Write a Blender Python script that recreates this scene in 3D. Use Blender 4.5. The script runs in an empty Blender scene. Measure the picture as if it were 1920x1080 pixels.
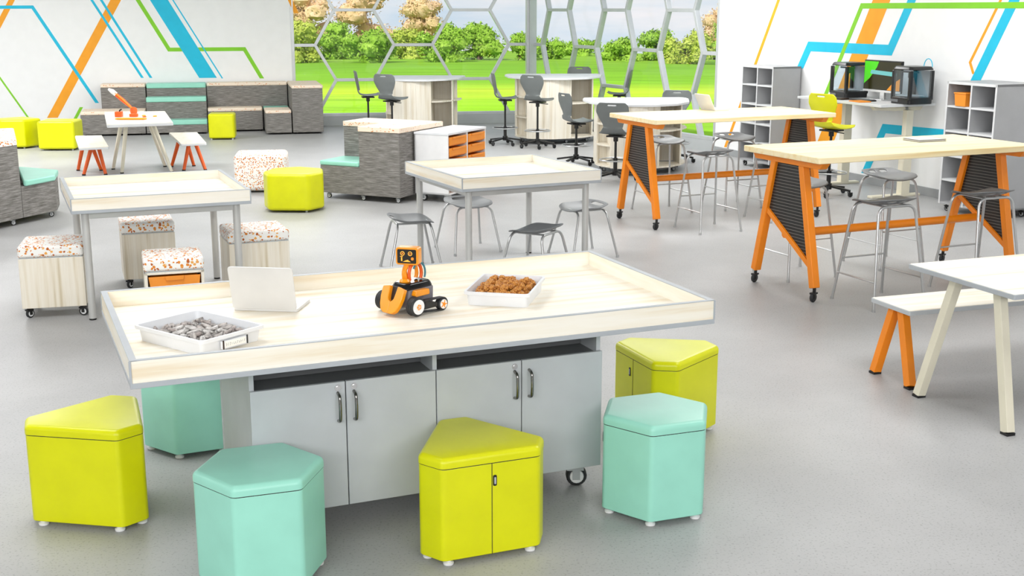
import bpy, bmesh, math, random
from mathutils import Vector, Matrix
R = math.radians
PI = math.pi
random.seed(7)
sc = bpy.context.scene
col = sc.collection

# ------------------------------------------------------------------ materials
def lin(h):
    h = h.lstrip('#')
    o = []
    for i in (0, 2, 4):
        c = int(h[i:i+2], 16) / 255
        o.append(c / 12.92 if c <= .04045 else ((c + .055) / 1.055) ** 2.4)
    return (o[0], o[1], o[2], 1)

def base_mat(name, rough=.5, metal=0., spec=.5):
    m = bpy.data.materials.new(name); m.use_nodes = True
    nt = m.node_tree; b = nt.nodes['Principled BSDF']
    b.inputs['Roughness'].default_value = rough
    b.inputs['Metallic'].default_value = metal
    b.inputs['Specular IOR Level'].default_value = spec
    return m, nt, b

def coord(nt, scale, rot=(0, 0, 0)):
    tc = nt.nodes.new('ShaderNodeTexCoord'); mp = nt.nodes.new('ShaderNodeMapping')
    mp.inputs['Scale'].default_value = scale; mp.inputs['Rotation'].default_value = rot
    nt.links.new(tc.outputs['Object'], mp.inputs['Vector'])
    return mp.outputs['Vector']

def ramp(nt, fac, stops, interp='LINEAR'):
    r = nt.nodes.new('ShaderNodeValToRGB'); r.color_ramp.interpolation = interp
    e = r.color_ramp.elements
    while len(e) > 1: e.remove(e[-1])
    e[0].position = stops[0][0]; e[0].color = stops[0][1]
    for p, c in stops[1:]:
        n = e.new(p); n.color = c
    nt.links.new(fac, r.inputs['Fac'])
    return r.outputs['Color']

def noise(nt, vec, scale, detail=3, rough=.5):
    n = nt.nodes.new('ShaderNodeTexNoise')
    n.inputs['Scale'].default_value = scale; n.inputs['Detail'].default_value = detail
    n.inputs['Roughness'].default_value = rough
    nt.links.new(vec, n.inputs['Vector'])
    return n.outputs['Fac']

def bump(nt, b, h, strength=.2, dist=.01):
    n = nt.nodes.new('ShaderNodeBump'); n.inputs['Strength'].default_value = strength
    n.inputs['Distance'].default_value = dist
    nt.links.new(h, n.inputs['Height']); nt.links.new(n.outputs['Normal'], b.inputs['Normal'])

def plain(name, c, rough=.5, metal=0., spec=.5, vary=.04, coat=0.):
    m, nt, b = base_mat(name, rough, metal, spec)
    c = lin(c); v = coord(nt, (1, 1, 1)); f = noise(nt, v, 6)
    lo = tuple(x * (1 - vary) for x in c[:3]) + (1,); hi = tuple(min(1, x * (1 + vary)) for x in c[:3]) + (1,)
    nt.links.new(ramp(nt, f, [(.3, lo), (.7, hi)]), b.inputs['Base Color'])
    if coat: b.inputs['Coat Weight'].default_value = coat; b.inputs['Coat Roughness'].default_value = .15
    return m

def wood(name, c1, c2, c3, scale, rough=.45, amount=3.0):
    m, nt, b = base_mat(name, rough)
    v = coord(nt, scale)
    f = noise(nt, v, amount, 4, .55)
    nt.links.new(ramp(nt, f, [(.32, lin(c3)), (.45, lin(c2)), (.6, lin(c1)), (.8, lin(c2))]), b.inputs['Base Color'])
    return m

M = {}
M['woodX'] = wood('maple_along_x', '#f8f3e7', '#f4ecda', '#eadabd', (.35, 6, 6))
M['woodY'] = wood('maple_along_y', '#f8f3e7', '#f4ecda', '#eadabd', (6, .35, 6))
M['woodZ'] = wood('maple_upright', '#f0e9da', '#e7ddc9', '#d0c2a4', (13, 13, .4), amount=2.2)
M['woodP'] = wood('pale_maple', '#efe9db', '#e9e1d0', '#ddd2bc', (10, 10, .5), amount=2)
M['butcher'] = wood('light_ash', '#fbecc4', '#f8e4b2', '#f0d498', (.5, 9, 9), amount=2.5)
M['edge'] = plain('grey_edge_band', '#aeb3b8', .4)
M['greymetal'] = plain('grey_metal', '#b4b8b9', .35, .0)
M['legmetal'] = plain('silver_leg_paint', '#cbcbc8', .35, .3)
M['cab'] = plain('grey_laminate', '#bcc0c3', .45)
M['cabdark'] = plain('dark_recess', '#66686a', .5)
M['chrome'] = plain('chrome', '#d8d8d8', .18, 1.)
M['handle'] = plain('brushed_nickel', '#8c8a86', .22, 1.)
M['tubechrome'] = plain('satin_tube', '#c3c4c4', .3, .75)
M['black'] = plain('black_plastic', '#161616', .4)
M['printblack'] = plain('printer_black', '#19191a', .3)
M['softblack'] = plain('dark_charcoal', '#2b2b2c', .35)
M['white'] = plain('white_plastic', '#eeeeee', .35)
M['lime'] = plain('lime_vinyl', '#d8da00', .33, 0, .45)
M['teal'] = plain('mint_vinyl', '#9bdcc8', .33, 0, .45)
M['seam'] = plain('dark_gap_shade', '#23241c', .8)  # dark colour stands for the shade in lid and door gaps
M['orange'] = plain('orange_powder_coat', '#f38a12', .35)
M['orangered'] = plain('orange_leg_paint', '#e8601a', .4)
M['trayorange'] = plain('orange_tray', '#f0922a', .45)
M['cream'] = plain('cream_leg_paint', '#e3ddc8', .4)
M['seat'] = plain('grey_seat_plastic', '#76787a', .42)
M['seat2'] = plain('dark_grey_shell', '#6a6f6e', .42)
M['limechair'] = plain('lime_plastic', '#dcdc10', .35)
M['wall'] = plain('white_wall_paint', '#f3f4f4', .7, vary=.015)
M['ceil'] = plain('ceiling_paint', '#c4c4c4', .8)
M['base'] = plain('grey_baseboard', '#9da0a2', .5)
M['frame'] = plain('window_aluminium', '#c6c9cb', .35, .3)
M['cyan'] = plain('cyan_paint', '#12bfe2', .6)
M['green'] = plain('green_paint', '#84cf26', .6)
M['mural_orange'] = plain('mural_orange_paint', '#f7a41c', .6)
M['laptop'] = plain('silver_laptop', '#dddddc', .4, .2)
M['traywhite'] = plain('white_tray', '#e4e6e9', .4)
M['robotorange'] = plain('robot_orange', '#f59a0c', .32, coat=.3)
M['robotgrey'] = plain('robot_grey', '#77747a', .4)
M['gloss'] = plain('glossy_black', '#101214', .12)
M['rubber'] = plain('rubber', '#26282a', .6)
M['tealtube'] = plain('teal_tube', '#3b7c8c', .3)
M['brown'] = plain('dark_brown', '#2f1d10', .4)
M['shelfin'] = plain('grey_shelf', '#a9aaac', .5)
M['deskgrey'] = plain('desk_top_grey', '#d8dadb', .4)
M['screen_dark'] = plain('screen_dark', '#2c2a08', .15)
M['paper'] = plain('paper', '#f4f1ea', .6)

def fabric():
    m, nt, b = base_mat('striped_grey_fabric', .9, 0, .2)
    v = coord(nt, (4, 4, 70)); f = noise(nt, v, 1.6, 5, .7)
    nt.links.new(ramp(nt, f, [(.3, lin('#57544f')), (.5, lin('#807d79')), (.68, lin('#a5a29e'))]), b.inputs['Base Color'])
    bump(nt, b, f, .25, .004)
    return m
M['fabric'] = fabric()

def dots(name, scale, thr, c0='#f6f4ef', cs=('#e27a1e', '#b9531f', '#eaa243'), flat=(1, 1, 1)):
    m, nt, b = base_mat(name, .8, 0, .2)
    v = coord(nt, flat)
    nz = nt.nodes.new('ShaderNodeTexNoise'); nz.inputs['Scale'].default_value = scale * 1.3
    nt.links.new(v, nz.inputs['Vector'])
    ad = nt.nodes.new('ShaderNodeVectorMath'); ad.operation = 'MULTIPLY_ADD'
    ad.inputs[1].default_value = (.012, .012, .012); nt.links.new(nz.outputs['Color'], ad.inputs[0]); nt.links.new(v, ad.inputs[2])
    vo = nt.nodes.new('ShaderNodeTexVoronoi'); vo.inputs['Scale'].default_value = scale
    nt.links.new(ad.outputs[0], vo.inputs['Vector'])
    sep = nt.nodes.new('ShaderNodeSeparateColor'); nt.links.new(vo.outputs['Color'], sep.inputs[0])
    colr = ramp(nt, sep.outputs[0], [(0, lin(cs[0])), (.45, lin(cs[1])), (.75, lin(cs[2]))], 'CONSTANT')
    # size varies per cell; some cells have no spot
    mu = nt.nodes.new('ShaderNodeMath'); mu.operation = 'MULTIPLY'; mu.inputs[1].default_value = thr
    nt.links.new(sep.outputs[1], mu.inputs[0])
    lt = nt.nodes.new('ShaderNodeMath'); lt.operation = 'LESS_THAN'
    nt.links.new(vo.outputs['Distance'], lt.inputs[0]); nt.links.new(mu.outputs[0], lt.inputs[1])
    mx = nt.nodes.new('ShaderNodeMix'); mx.data_type = 'RGBA'
    mx.inputs[6].default_value = lin(c0)
    nt.links.new(lt.outputs[0], mx.inputs[0]); nt.links.new(colr, mx.inputs[7])
    nt.links.new(mx.outputs[2], b.inputs['Base Color'])
    return m
M['dots'] = dots('spotted_fabric', 56, .60, '#f6f4ef', ('#e08a35', '#b8622c', '#e9a955'))
M['dash'] = dots('cream_spotted_top', 46, .34, '#f3e2cf', ('#e0a072', '#d98f58', '#e5b48c'), (.5, 1, 1))

def floor_mat():
    m, nt, b = base_mat('grey_speckled_floor', .42, 0, .35)
    v = coord(nt, (1, 1, 1)); f1 = noise(nt, v, .7, 6, .65); f2 = noise(nt, v, 90, 2)
    a = ramp(nt, f1, [(.3, lin('#a3a3a3')), (.7, lin('#b4b4b4'))])
    g = ramp(nt, f2, [(.33, lin('#8f8e8c')), (.42, lin('#ffffff'))])
    mx = nt.nodes.new('ShaderNodeMix'); mx.data_type = 'RGBA'; mx.blend_type = 'MULTIPLY'; mx.inputs[0].default_value = .35
    nt.links.new(a, mx.inputs[6]); nt.links.new(g, mx.inputs[7]); nt.links.new(mx.outputs[2], b.inputs['Base Color'])
    return m
M['floor'] = floor_mat()

def mesh_mat():
    m, nt, b = base_mat('black_perforated_mesh', .5)
    v = coord(nt, (1, 1, 1)); w = nt.nodes.new('ShaderNodeTexWave'); w.bands_direction = 'Z'
    w.inputs['Scale'].default_value = 13; w.inputs['Distortion'].default_value = 0
    nt.links.new(v, w.inputs['Vector'])
    nt.links.new(ramp(nt, w.outputs['Fac'], [(.94, lin('#181717')), (.985, lin('#8a867f'))]), b.inputs['Base Color'])
    return m
M['mesh'] = mesh_mat()

def glass(name, tint=(1, 1, 1, 1), refl=.06):
    m = bpy.data.materials.new(name); m.use_nodes = True; nt = m.node_tree
    nt.nodes.remove(nt.nodes['Principled BSDF']); out = nt.nodes['Material Output']
    t = nt.nodes.new('ShaderNodeBsdfTransparent'); t.inputs[0].default_value = tint
    g = nt.nodes.new('ShaderNodeBsdfGlossy'); g.inputs['Roughness'].default_value = .03
    x = nt.nodes.new('ShaderNodeMixShader'); x.inputs[0].default_value = refl
    nt.links.new(t.outputs[0], x.inputs[1]); nt.links.new(g.outputs[0], x.inputs[2]); nt.links.new(x.outputs[0], out.inputs['Surface'])
    return m
M['glass'] = glass('window_glass', (1, 1, 1, 1), .03)
M['tglass'] = glass('printer_glass', (.93, .97, .99, 1), .07)

def emit(name, c, s):
    m, nt, b = base_mat(name, .3)
    b.inputs['Base Color'].default_value = lin(c); b.inputs['Emission Color'].default_value = lin(c)
    b.inputs['Emission Strength'].default_value = s
    return m
M['scr_green'] = emit('lit_screen_green', '#3fae12', .8)
M['scr_teal'] = emit('lit_screen_teal', '#5b9d9c', .7)
M['glow_orange'] = emit('glowing_orange', '#c97d1c', .7)
M['face_y'] = emit('robot_screen_yellow', '#e0a23a', .7)
M['face_o'] = emit('robot_screen_orange', '#e07820', .8)

def foliage(name, a, b_, c):
    m, nt, b = base_mat(name, .8, 0, .2)
    v = coord(nt, (1, 1, 1)); f = noise(nt, v, 1.3, 8, .75)
    nt.links.new(ramp(nt, f, [(.3, lin(a)), (.5, lin(b_)), (.7, lin(c))]), b.inputs['Base Color'])
    bump(nt, b, f, .8, .3)
    return m
M['leaf'] = foliage('tree_leaves', '#6c9426', '#93bb3c', '#bfdc66')
M['leafy'] = foliage('tree_leaves_yellow', '#97a838', '#b9c650', '#d9e27c')
M['peach'] = foliage('tree_leaves_peach', '#b7a766', '#e8c493', '#f4d6b8')  # pale peach foliage colour for the tall trees at the back
M['bark'] = plain('bark', '#6b5238', .9)
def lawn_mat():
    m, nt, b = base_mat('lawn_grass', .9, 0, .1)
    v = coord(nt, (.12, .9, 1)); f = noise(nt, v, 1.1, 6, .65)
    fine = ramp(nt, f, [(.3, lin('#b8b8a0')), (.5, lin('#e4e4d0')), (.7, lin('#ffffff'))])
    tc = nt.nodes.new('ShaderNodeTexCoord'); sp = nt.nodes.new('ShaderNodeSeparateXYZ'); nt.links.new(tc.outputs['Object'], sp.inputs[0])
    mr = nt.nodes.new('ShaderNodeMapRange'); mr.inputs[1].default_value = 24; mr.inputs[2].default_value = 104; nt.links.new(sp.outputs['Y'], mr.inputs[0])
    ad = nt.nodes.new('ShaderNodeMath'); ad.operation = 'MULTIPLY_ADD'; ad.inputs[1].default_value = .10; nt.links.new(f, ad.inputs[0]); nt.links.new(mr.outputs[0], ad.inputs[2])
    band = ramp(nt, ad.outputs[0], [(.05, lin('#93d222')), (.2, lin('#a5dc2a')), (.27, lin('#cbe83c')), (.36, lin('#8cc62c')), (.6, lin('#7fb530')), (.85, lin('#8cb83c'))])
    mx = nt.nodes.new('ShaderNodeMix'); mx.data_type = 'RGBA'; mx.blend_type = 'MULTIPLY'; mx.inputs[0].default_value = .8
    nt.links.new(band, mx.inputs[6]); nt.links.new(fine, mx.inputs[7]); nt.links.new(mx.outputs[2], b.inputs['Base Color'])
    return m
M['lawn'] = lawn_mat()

# ------------------------------------------------------------------ mesh building
def roundpoly(pts, r, n=5):
    out = []; N = len(pts)
    for i in range(N):
        p = Vector(pts[i]); a = Vector(pts[i-1]); c = Vector(pts[(i+1) % N])
        ri = r[i] if isinstance(r, (list, tuple)) else r
        u = (a-p); v = (c-p)
        if ri <= 0: out.append(p); continue
        ang = u.angle(v); L = min(ri / math.tan(ang/2), u.length*.48, v.length*.48)
        p0 = p+u.normalized()*L; p1 = p+v.normalized()*L
        for k in range(n+1):
            t = k/n
            out.append(p0*(1-t)**2 + p*2*t*(1-t) + p1*t*t)
    return [(q.x, q.y) for q in out]

def fillet(path, r, n=5):
    P = [Vector(p) for p in path]; out = [P[0]]
    for i in range(1, len(P)-1):
        u = P[i-1]-P[i]; v = P[i+1]-P[i]
        L = min(r, u.length*.49, v.length*.49)
        p0 = P[i]+u.normalized()*L; p1 = P[i]+v.normalized()*L
        for k in range(n+1):
            t = k/n; out.append(p0*(1-t)**2+P[i]*2*t*(1-t)+p1*t*t)
    out.append(P[-1]); return out

class G:
    def __init__(s): s.bm = bmesh.new(); s.mi = 0
    def _f(s, vs):
        try:
            f = s.bm.faces.new(vs); f.material_index = s.mi; f.smooth = True; return f
        except ValueError: return None
    def box(s, c, d, rz=0, rot=None):
        m = rot if rot is not None else Matrix.Rotation(rz, 3, 'Z')
        v = []
        for x in (-1, 1):
            for y in (-1, 1):
                for z in (-1, 1):
                    v.append(s.bm.verts.new(Vector(c)+m @ Vector((x*d[0]/2, y*d[1]/2, z*d[2]/2))))
        for q in ((0, 1, 3, 2), (4, 6, 7, 5), (0, 4, 5, 1), (2, 3, 7, 6), (0, 2, 6, 4), (1, 5, 7, 3)):
            s._f([v[i] for i in q])
        return s
    def span(s, a, b):
        return s.box([(a[i]+b[i])/2 for i in range(3)], [abs(b[i]-a[i]) for i in range(3)])
    def prism(s, pts, z0, z1, top=None):
        top = top or pts
        A = [s.bm.verts.new((p[0], p[1], z0)) for p in pts]; B = [s.bm.verts.new((p[0], p[1], z1)) for p in top]
        n = len(pts)
        s._f(list(reversed(A))); s._f(B)
        for i in range(n): s._f([A[i], A[(i+1) % n], B[(i+1) % n], B[i]])
        return s
    def prism_on(s, pts, o, ux, uy, th):
        """flat polygon pts (u,v) in the plane o+u*ux+v*uy, thick th along the normal"""
        o = Vector(o); ux = Vector(ux); uy = Vector(uy); nn = ux.cross(uy).normalized()*th
        A = [s.bm.verts.new(o+ux*p[0]+uy*p[1]) for p in pts]; B = [s.bm.verts.new(o+ux*p[0]+uy*p[1]+nn) for p in pts]
        n = len(pts); s._f(list(reversed(A))); s._f(B)
        for i in range(n): s._f([A[i], A[(i+1) % n], B[(i+1) % n], B[i]])
        return s
    def bar(s, a, b, w, h=None, up=(0, 0, 1)):
        """rectangular bar between two points"""
        a = Vector(a); b = Vector(b); d = (b-a).normalized(); up = Vector(up)
        if abs(d.dot(up)) > .98: up = Vector((0, 1, 0))
        x = d.cross(up).normalized(); y = x.cross(d).normalized(); h = h or w
        A = []; B = []
        for p, q in ((-1, -1), (1, -1), (1, 1), (-1, 1)):
            o = x*p*w/2+y*q*h/2; A.append(s.bm.verts.new(a+o)); B.append(s.bm.verts.new(b+o))
        s._f(list(reversed(A))); s._f(B)
        for i in range(4): s._f([A[i], A[(i+1) % 4], B[(i+1) % 4], B[i]])
        return s
    def cap(s, pts, z0, z1, r, n=6):
        """prism with straight sides and a rounded top edge"""
        N = len(pts); P = [Vector(p) for p in pts]; nr = []
        for i in range(N):
            a = (P[i]-P[i-1]).normalized(); b = (P[(i+1) % N]-P[i]).normalized()
            t = (a+b).normalized(); nr.append(Vector((-t.y, t.x)))
        area2 = sum(P[i-1].x*P[i].y-P[i].x*P[i-1].y for i in range(N))
        if area2 < 0: nr = [-v for v in nr]
        lv = [(0, z0), (0, z1-r)]+[(r*(1-math.cos(PI/2*k/n)), z1-r+r*math.sin(PI/2*k/n)) for k in range(1, n+1)]
        V = [[s.bm.verts.new((p.x+q.x*i_, p.y+q.y*i_, z)) for p, q in zip(P, nr)] for i_, z in lv]
        s._f(list(reversed(V[0]))); s._f(V[-1])
        for a, b in zip(V, V[1:]):
            for i in range(N): s._f([a[i], a[(i+1) % N], b[(i+1) % N], b[i]])
        return s
    def tube(s, path, r, seg=10, closed=False):
        P = [Vector(p) for p in path]; n = len(P); rings = []
        rr = r if isinstance(r, (list, tuple)) else [r]*n
        T = []
        for i in range(n):
            a = P[i-1] if (i > 0 or closed) else P[i]; b = P[(i+1) % n] if (i < n-1 or closed) else P[i]
            T.append((b-a).normalized())
        nrm = T[0].orthogonal().normalized()
        for i in range(n):
            if i: nrm = (nrm-T[i]*nrm.dot(T[i])).normalized()
            bn = T[i].cross(nrm)
            rings.append([s.bm.verts.new(P[i]+(nrm*math.cos(2*PI*k/seg)+bn*math.sin(2*PI*k/seg))*rr[i]) for k in range(seg)])
        for i in range(n if closed else n-1):
            a = rings[i]; b = rings[(i+1) % n]
            off = 0
            if closed and i == n-1:
                off = min(range(seg), key=lambda o: (a[0].co-b[o].co).length)
            for k in range(seg): s._f([a[k], a[(k+1) % seg], b[(k+1+off) % seg], b[(k+off) % seg]])
        if not closed:
            s._f(list(reversed(rings[0]))); s._f(rings[-1])
        return s
    def cyl(s, a, b, r, r2=None, seg=16):
        return s.tube([a, b], [r, r if r2 is None else r2], seg)
    def wheel(s, c, axis, r, w, seg=18):
        c = Vector(c); a = Vector(axis).normalized()
        return s.tube([c-a*w/2, c-a*w*.32, c+a*w*.32, c+a*w/2], [r*.86, r, r, r*.86], seg)
    def lathe(s, prof, c=(0, 0, 0), seg=24):
        c = Vector(c); rings = []
        for r, z in prof:
            rings.append([s.bm.verts.new(c+Vector((r*math.cos(2*PI*k/seg), r*math.sin(2*PI*k/seg), z))) for k in range(seg)])
        for a, b in zip(rings, rings[1:]):
            for k in range(seg): s._f([a[k], a[(k+1) % seg], b[(k+1) % seg], b[k]])
        s._f(list(reversed(rings[0]))); s._f(rings[-1]); return s
    def blob(s, c, r, sub=2, jit=0., rnd=random):
        st = bmesh.ops.create_icosphere(s.bm, subdivisions=sub, radius=1)
        for v in st['verts']:
            k = 1+rnd.uniform(-jit, jit)
            v.co = Vector(c)+Vector((v.co.x*r[0]*k, v.co.y*r[1]*k, v.co.z*r[2]*k))
            for f in v.link_faces: f.material_index = s.mi; f.smooth = True
        return s
    def grid(s, f, nu, nv, skip=()):
        V = [[s.bm.verts.new(f(i/nu, j/nv)) for j in range(nv+1)] for i in range(nu+1)]
        for i in range(nu):
            for j in range(nv):
                if (i, j) in skip: continue
                s._f([V[i][j], V[i+1][j], V[i+1][j+1], V[i][j+1]])
        return s
    def to(s, name, mats, parent=None, bevel=0, seg=2, solid=0, sub=0):
        me = bpy.data.meshes.new(name)
        bmesh.ops.recalc_face_normals(s.bm, faces=s.bm.faces[:])
        s.bm.to_mesh(me); s.bm.free()
        for m in (mats if isinstance(mats, (list, tuple)) else [mats]):
            me.materials.append(M[m] if isinstance(m, str) else m)
        o = bpy.data.objects.new(name, me); col.objects.link(o)
        if parent: o.parent = parent
        if solid:
            md = o.modifiers.new('thickness', 'SOLIDIFY'); md.thickness = solid; md.offset = 0
        if sub:
            md = o.modifiers.new('smooth', 'SUBSURF'); md.levels = sub; md.render_levels = sub
        if bevel:
            md = o.modifiers.new('rounded', 'BEVEL'); md.width = bevel; md.segments = seg
            md.limit_method = 'ANGLE'; md.angle_limit = R(32); md.harden_normals = True
        else:
            me.set_sharp_from_angle(angle=R(38))
        return o

def thing(name, label, cat, loc=(0, 0, 0), rz=0, group=None):
    o = bpy.data.objects.new(name, None); col.objects.link(o)
    o.location = loc; o.rotation_euler = (0, 0, rz); o.empty_display_size = .1
    o['label'] = label; o['category'] = cat
    if group: o['group'] = group
    return o
def tag(o, label, cat, group=None):
    o['label'] = label; o['category'] = cat
    if group: o['group'] = group
    return o
def struct(o): o['kind'] = 'structure'; return o
def dup(root, loc=None, rz=None, label=None, parent=None):
    c = root.copy(); col.objects.link(c)
    if parent: c.parent = parent
    for ch in root.children: dup(ch, parent=c)
    if loc is not None: c.location = loc
    if rz is not None: c.rotation_euler = (0, 0, rz)
    if label: c['label'] = label
    return c

# ------------------------------------------------------------------ the room
C0 = (-12.5, 20.85); C1 = (-4.05, 22.85); C2 = (.35, 23.6); C3 = (3.08, 18.59); C4 = (12.2, -3.97)
H = 3.7
poly = [C0, C1, C2, C3, C4, (-12.5, -3.97)]
g = G(); g.prism(list(reversed(poly)), -.12, 0); struct(g.to('floor', 'floor'))
g = G(); g.prism(list(reversed(poly)), H, H+.12); struct(g.to('ceiling', 'ceil'))

def wallobj(name, a, b, z0, z1, mat='wall', th=.14):
    """slab outside the line a->b, room on the right-hand side of a->b"""
    a = Vector((a[0], a[1])); b = Vector((b[0], b[1])); d = (b-a).normalized(); n = Vector((-d.y, d.x))
    L = (b-a).length
    o = bpy.data.objects.new('tmp', None)
    g = G(); g.span((0, 0, z0), (L, th, z1)); ob = g.to(name, mat)
    ob.location = (a.x, a.y, 0); ob.rotation_euler = (0, 0, math.atan2(d.y, d.x))
    bpy.data.objects.remove(o)
    return struct(ob), L
wl, LW = wallobj('wall_left', C0, C1, 0, H)
wr, LR = wallobj('wall_right', C3, C4, 0, H)
wallobj('wall_far_left', (-12.5, -3.97), C0, 0, H)
wallobj('wall_rear', C4, (-12.5, -3.97), 0, H, 'ceil')

def stripe(g, pts, w, lay, mi):
    P = [Vector(p) for p in pts]
    for i in (0, -1):
        if P[i].y > 2.25:
            q = P[1] if i == 0 else P[-2]; d = P[i]-q
            if abs(d.y) > .05: P[i] = q+d*((3.6-q.y)/d.y)
    n = len(P); Lf = []; Rt = []
    for i in range(n):
        d0 = (P[i]-P[i-1]).normalized() if i else (P[1]-P[0]).normalized()
        d1 = (P[i+1]-P[i]).normalized() if i < n-1 else d0
        t = (d0+d1).normalized(); nn = Vector((-t.y, t.x)); k = w/2/max(.3, nn.dot(Vector((-d0.y, d0.x))))
        if i in (0, n-1) and abs(t.y) > .2 and len(pts[0]) == 2:  # ends cut level
            nn = Vector((-1 if t.y > 0 else 1, 0)); k = w/2/abs(t.y)
        Lf.append(P[i]+nn*k); Rt.append(P[i]-nn*k)
    g.mi = mi; y = -.001*lay
    for i in range(n-1):
        q = [Lf[i], Lf[i+1], Rt[i+1], Rt[i]]
        A = [g.bm.verts.new((p.x, y-.001, p.y)) for p in q]; B = [g.bm.verts.new((p.x, 0.0005, p.y)) for p in q]
        g._f(A); g._f(list(reversed(B)))
        for k in range(4): g._f([A[k], A[(k+1) % 4], B[(k+1) % 4], B[k]])

# left wall mural, s measured from the old corner (-8.9, 21.7)
o0 = 3.70
def sh(pts): return [(p[0]+o0, p[1]) for p in pts]
g = G(); CY, OR, GR = 0, 1, 2
stripe(g, sh([(2.047, 2.419), (.746, .24)]), .155, 1, OR)
stripe(g, sh([(.40, 2.55), (-.031, 1.81), (-.6, .85)]), .09, 1, OR)
stripe(g, sh([(4.93, 2.45), (5.1, 2.05)]), .08, 1, OR)
stripe(g, sh([(-.9, 2.153), (.57, 2.16), (1.523, .489)]), .055, 2, CY)
stripe(g, sh([(1.484, 2.417), (2.329, .922)]), .042, 2, CY)
stripe(g, sh([(1.644, 2.418), (2.477, .92)]), .042, 2, CY)
stripe(g, sh([(2.263, 2.419), (2.821, 1.416), (4.141, 1.416), (4.432, .885)]), .068, 1, GR)
stripe(g, sh([(2.622, 2.42), (3.473, .907)]), .27, 2, CY)
stripe(g, sh([(2.859, 2.421), (3.727, .894)]), .022, 2, CY)
stripe(g, sh([(-.365, 1.467), (.422, .114)]), .03, 1, GR)
stripe(g, sh([(1.25, .42), (1.057, .09)]), .05, 1, GR)
o = g.to('painted_stripes', ['cyan', 'mural_orange', 'green'], wl)
g = G()
stripe(g, [(1.575, 2.355), (.301, .113)], .06, 1, OR)
stripe(g, [(3.738, 2.33), (2.714, .381), (2.6, .16)], .29, 1, OR)
stripe(g, [(2.091, 1.355), (2.281, 1.648), (3.908, 1.649), (4.287, 2.324)], .125, 2, CY)
stripe(g, [(2.33, .40), (3.32, 2.168), (8.3, 2.174)], .065, 3, GR)
stripe(g, [(5.693, 2.307), (5.267, 1.557), (5.335, 1.433)], .035, 1, OR)
stripe(g, [(5.886, 2.305), (5.345, 1.312), (5.2, 1.05)], .13, 2, CY)
stripe(g, [(3.58, .12), (3.898, .709), (5.2, .745)], .11, 2, CY)
g.to('painted_stripes', ['cyan', 'mural_orange', 'green'], wr)

for nm, w, L in (('baseboard_left', wl, LW), ('baseboard_right', wr, LR)):
    g = G(); g.span((0, -.015, 0), (L, 0, .1)); b = struct(g.to(nm, 'base', bevel=.003))
    b.location = w.location; b.rotation_euler = w.rotation_euler

def window(idx, a, b, sA, aa, dx):
    a = Vector(a); b = Vector(b); L = (b-a).length; d = (b-a).normalized(); ang = math.atan2(d.y, d.x)
    P = 2*(aa+dx); rows = [.205+.635*k for k in range(7)]
    root = bpy.data.objects.new('window_%d' % idx, None); col.objects.link(root); struct(root)
    root.location = (a.x, a.y, 0); root.rotation_euler = (0, 0, ang)
    g = G()
    def seg(p, q, w=.054):
        (x0, z0), (x1, z1) = p, q
        if x1 < x0: x0, z0, x1, z1 = x1, z1, x0, z0
        if x1 <= .03 or x0 >= L-.03: return
        if x0 < .03: z0 += (z1-z0)*(.03-x0)/(x1-x0); x0 = .03
        if x1 > L-.03: z1 = z0+(z1-z0)*(L-.03-x0)/(x1-x0); x1 = L-.03
        g.bar((x0, .05, z0), (x1, .05, z1), .05, .044, up=(0, 1, 0)) if False else g.bar((x0, .05, z0), (x1, .05, z1), .09, w)
    for k, z in enumerate(rows):
        st = sA+(0 if k % 2 else P/2)
        for n in range(-3, 6):
            s0 = st+n*P
            if 0 < k < 6: seg((s0, z), (s0+aa, z))
            if k < 6:
                zz = min(rows[k+1], H-.02)
                seg((s0+aa, z), (s0+aa+dx, zz)); seg((s0, z), (s0-dx, zz))
    g.span((0, 0, .17), (L, .1, .225)); g.span((0, 0, H-.06), (L, .1, H))
    g.span((0, 0, .17), (.06, .1, H)); g.span((L-.06, 0, .17), (L, .1, H))
    g.to('window_frame', 'frame', root, bevel=.004)
    g = G(); g.span((.05, .055, .2), (L-.05, .061, H-.04)); g.to('pane', 'glass', root)
    g = G(); g.span((0, 0, 0), (L, .14, .17)); w = g.to('low_wall', 'greymetal', root)
    return root
window(1, C1, C2, .80, .72, .365)
window(2, C2, C3, .62, .70, .235)
g = G()
g.box((.31, 23.56, H/2), (.09, .16, H-.01), R(9.7)); g.box((.385, 23.5, H/2), (.06, .14, H-.01), R(-61))
struct(g.to('trim_1', 'frame', bevel=.006))

# ------------------------------------------------------------------ outside
def lz(x, y):
    d = max(0, y-24)
    return -.35-.016*d - (.0 if d < 90 else (d-90)*.25)
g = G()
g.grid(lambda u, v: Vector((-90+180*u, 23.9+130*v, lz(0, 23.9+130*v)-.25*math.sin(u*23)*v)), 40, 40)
# keep the lawn outside the slanted window wall
for p in g.bm.verts:
    pass
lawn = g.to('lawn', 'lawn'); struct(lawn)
g = G(); g.prism([(.6, 23.85), (3.5, 18.4), (60, 18.4), (60, 24.2), (.6, 24.2)], -.6, -.36); o = g.to('lawn_strip', 'lawn'); struct(o)

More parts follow.
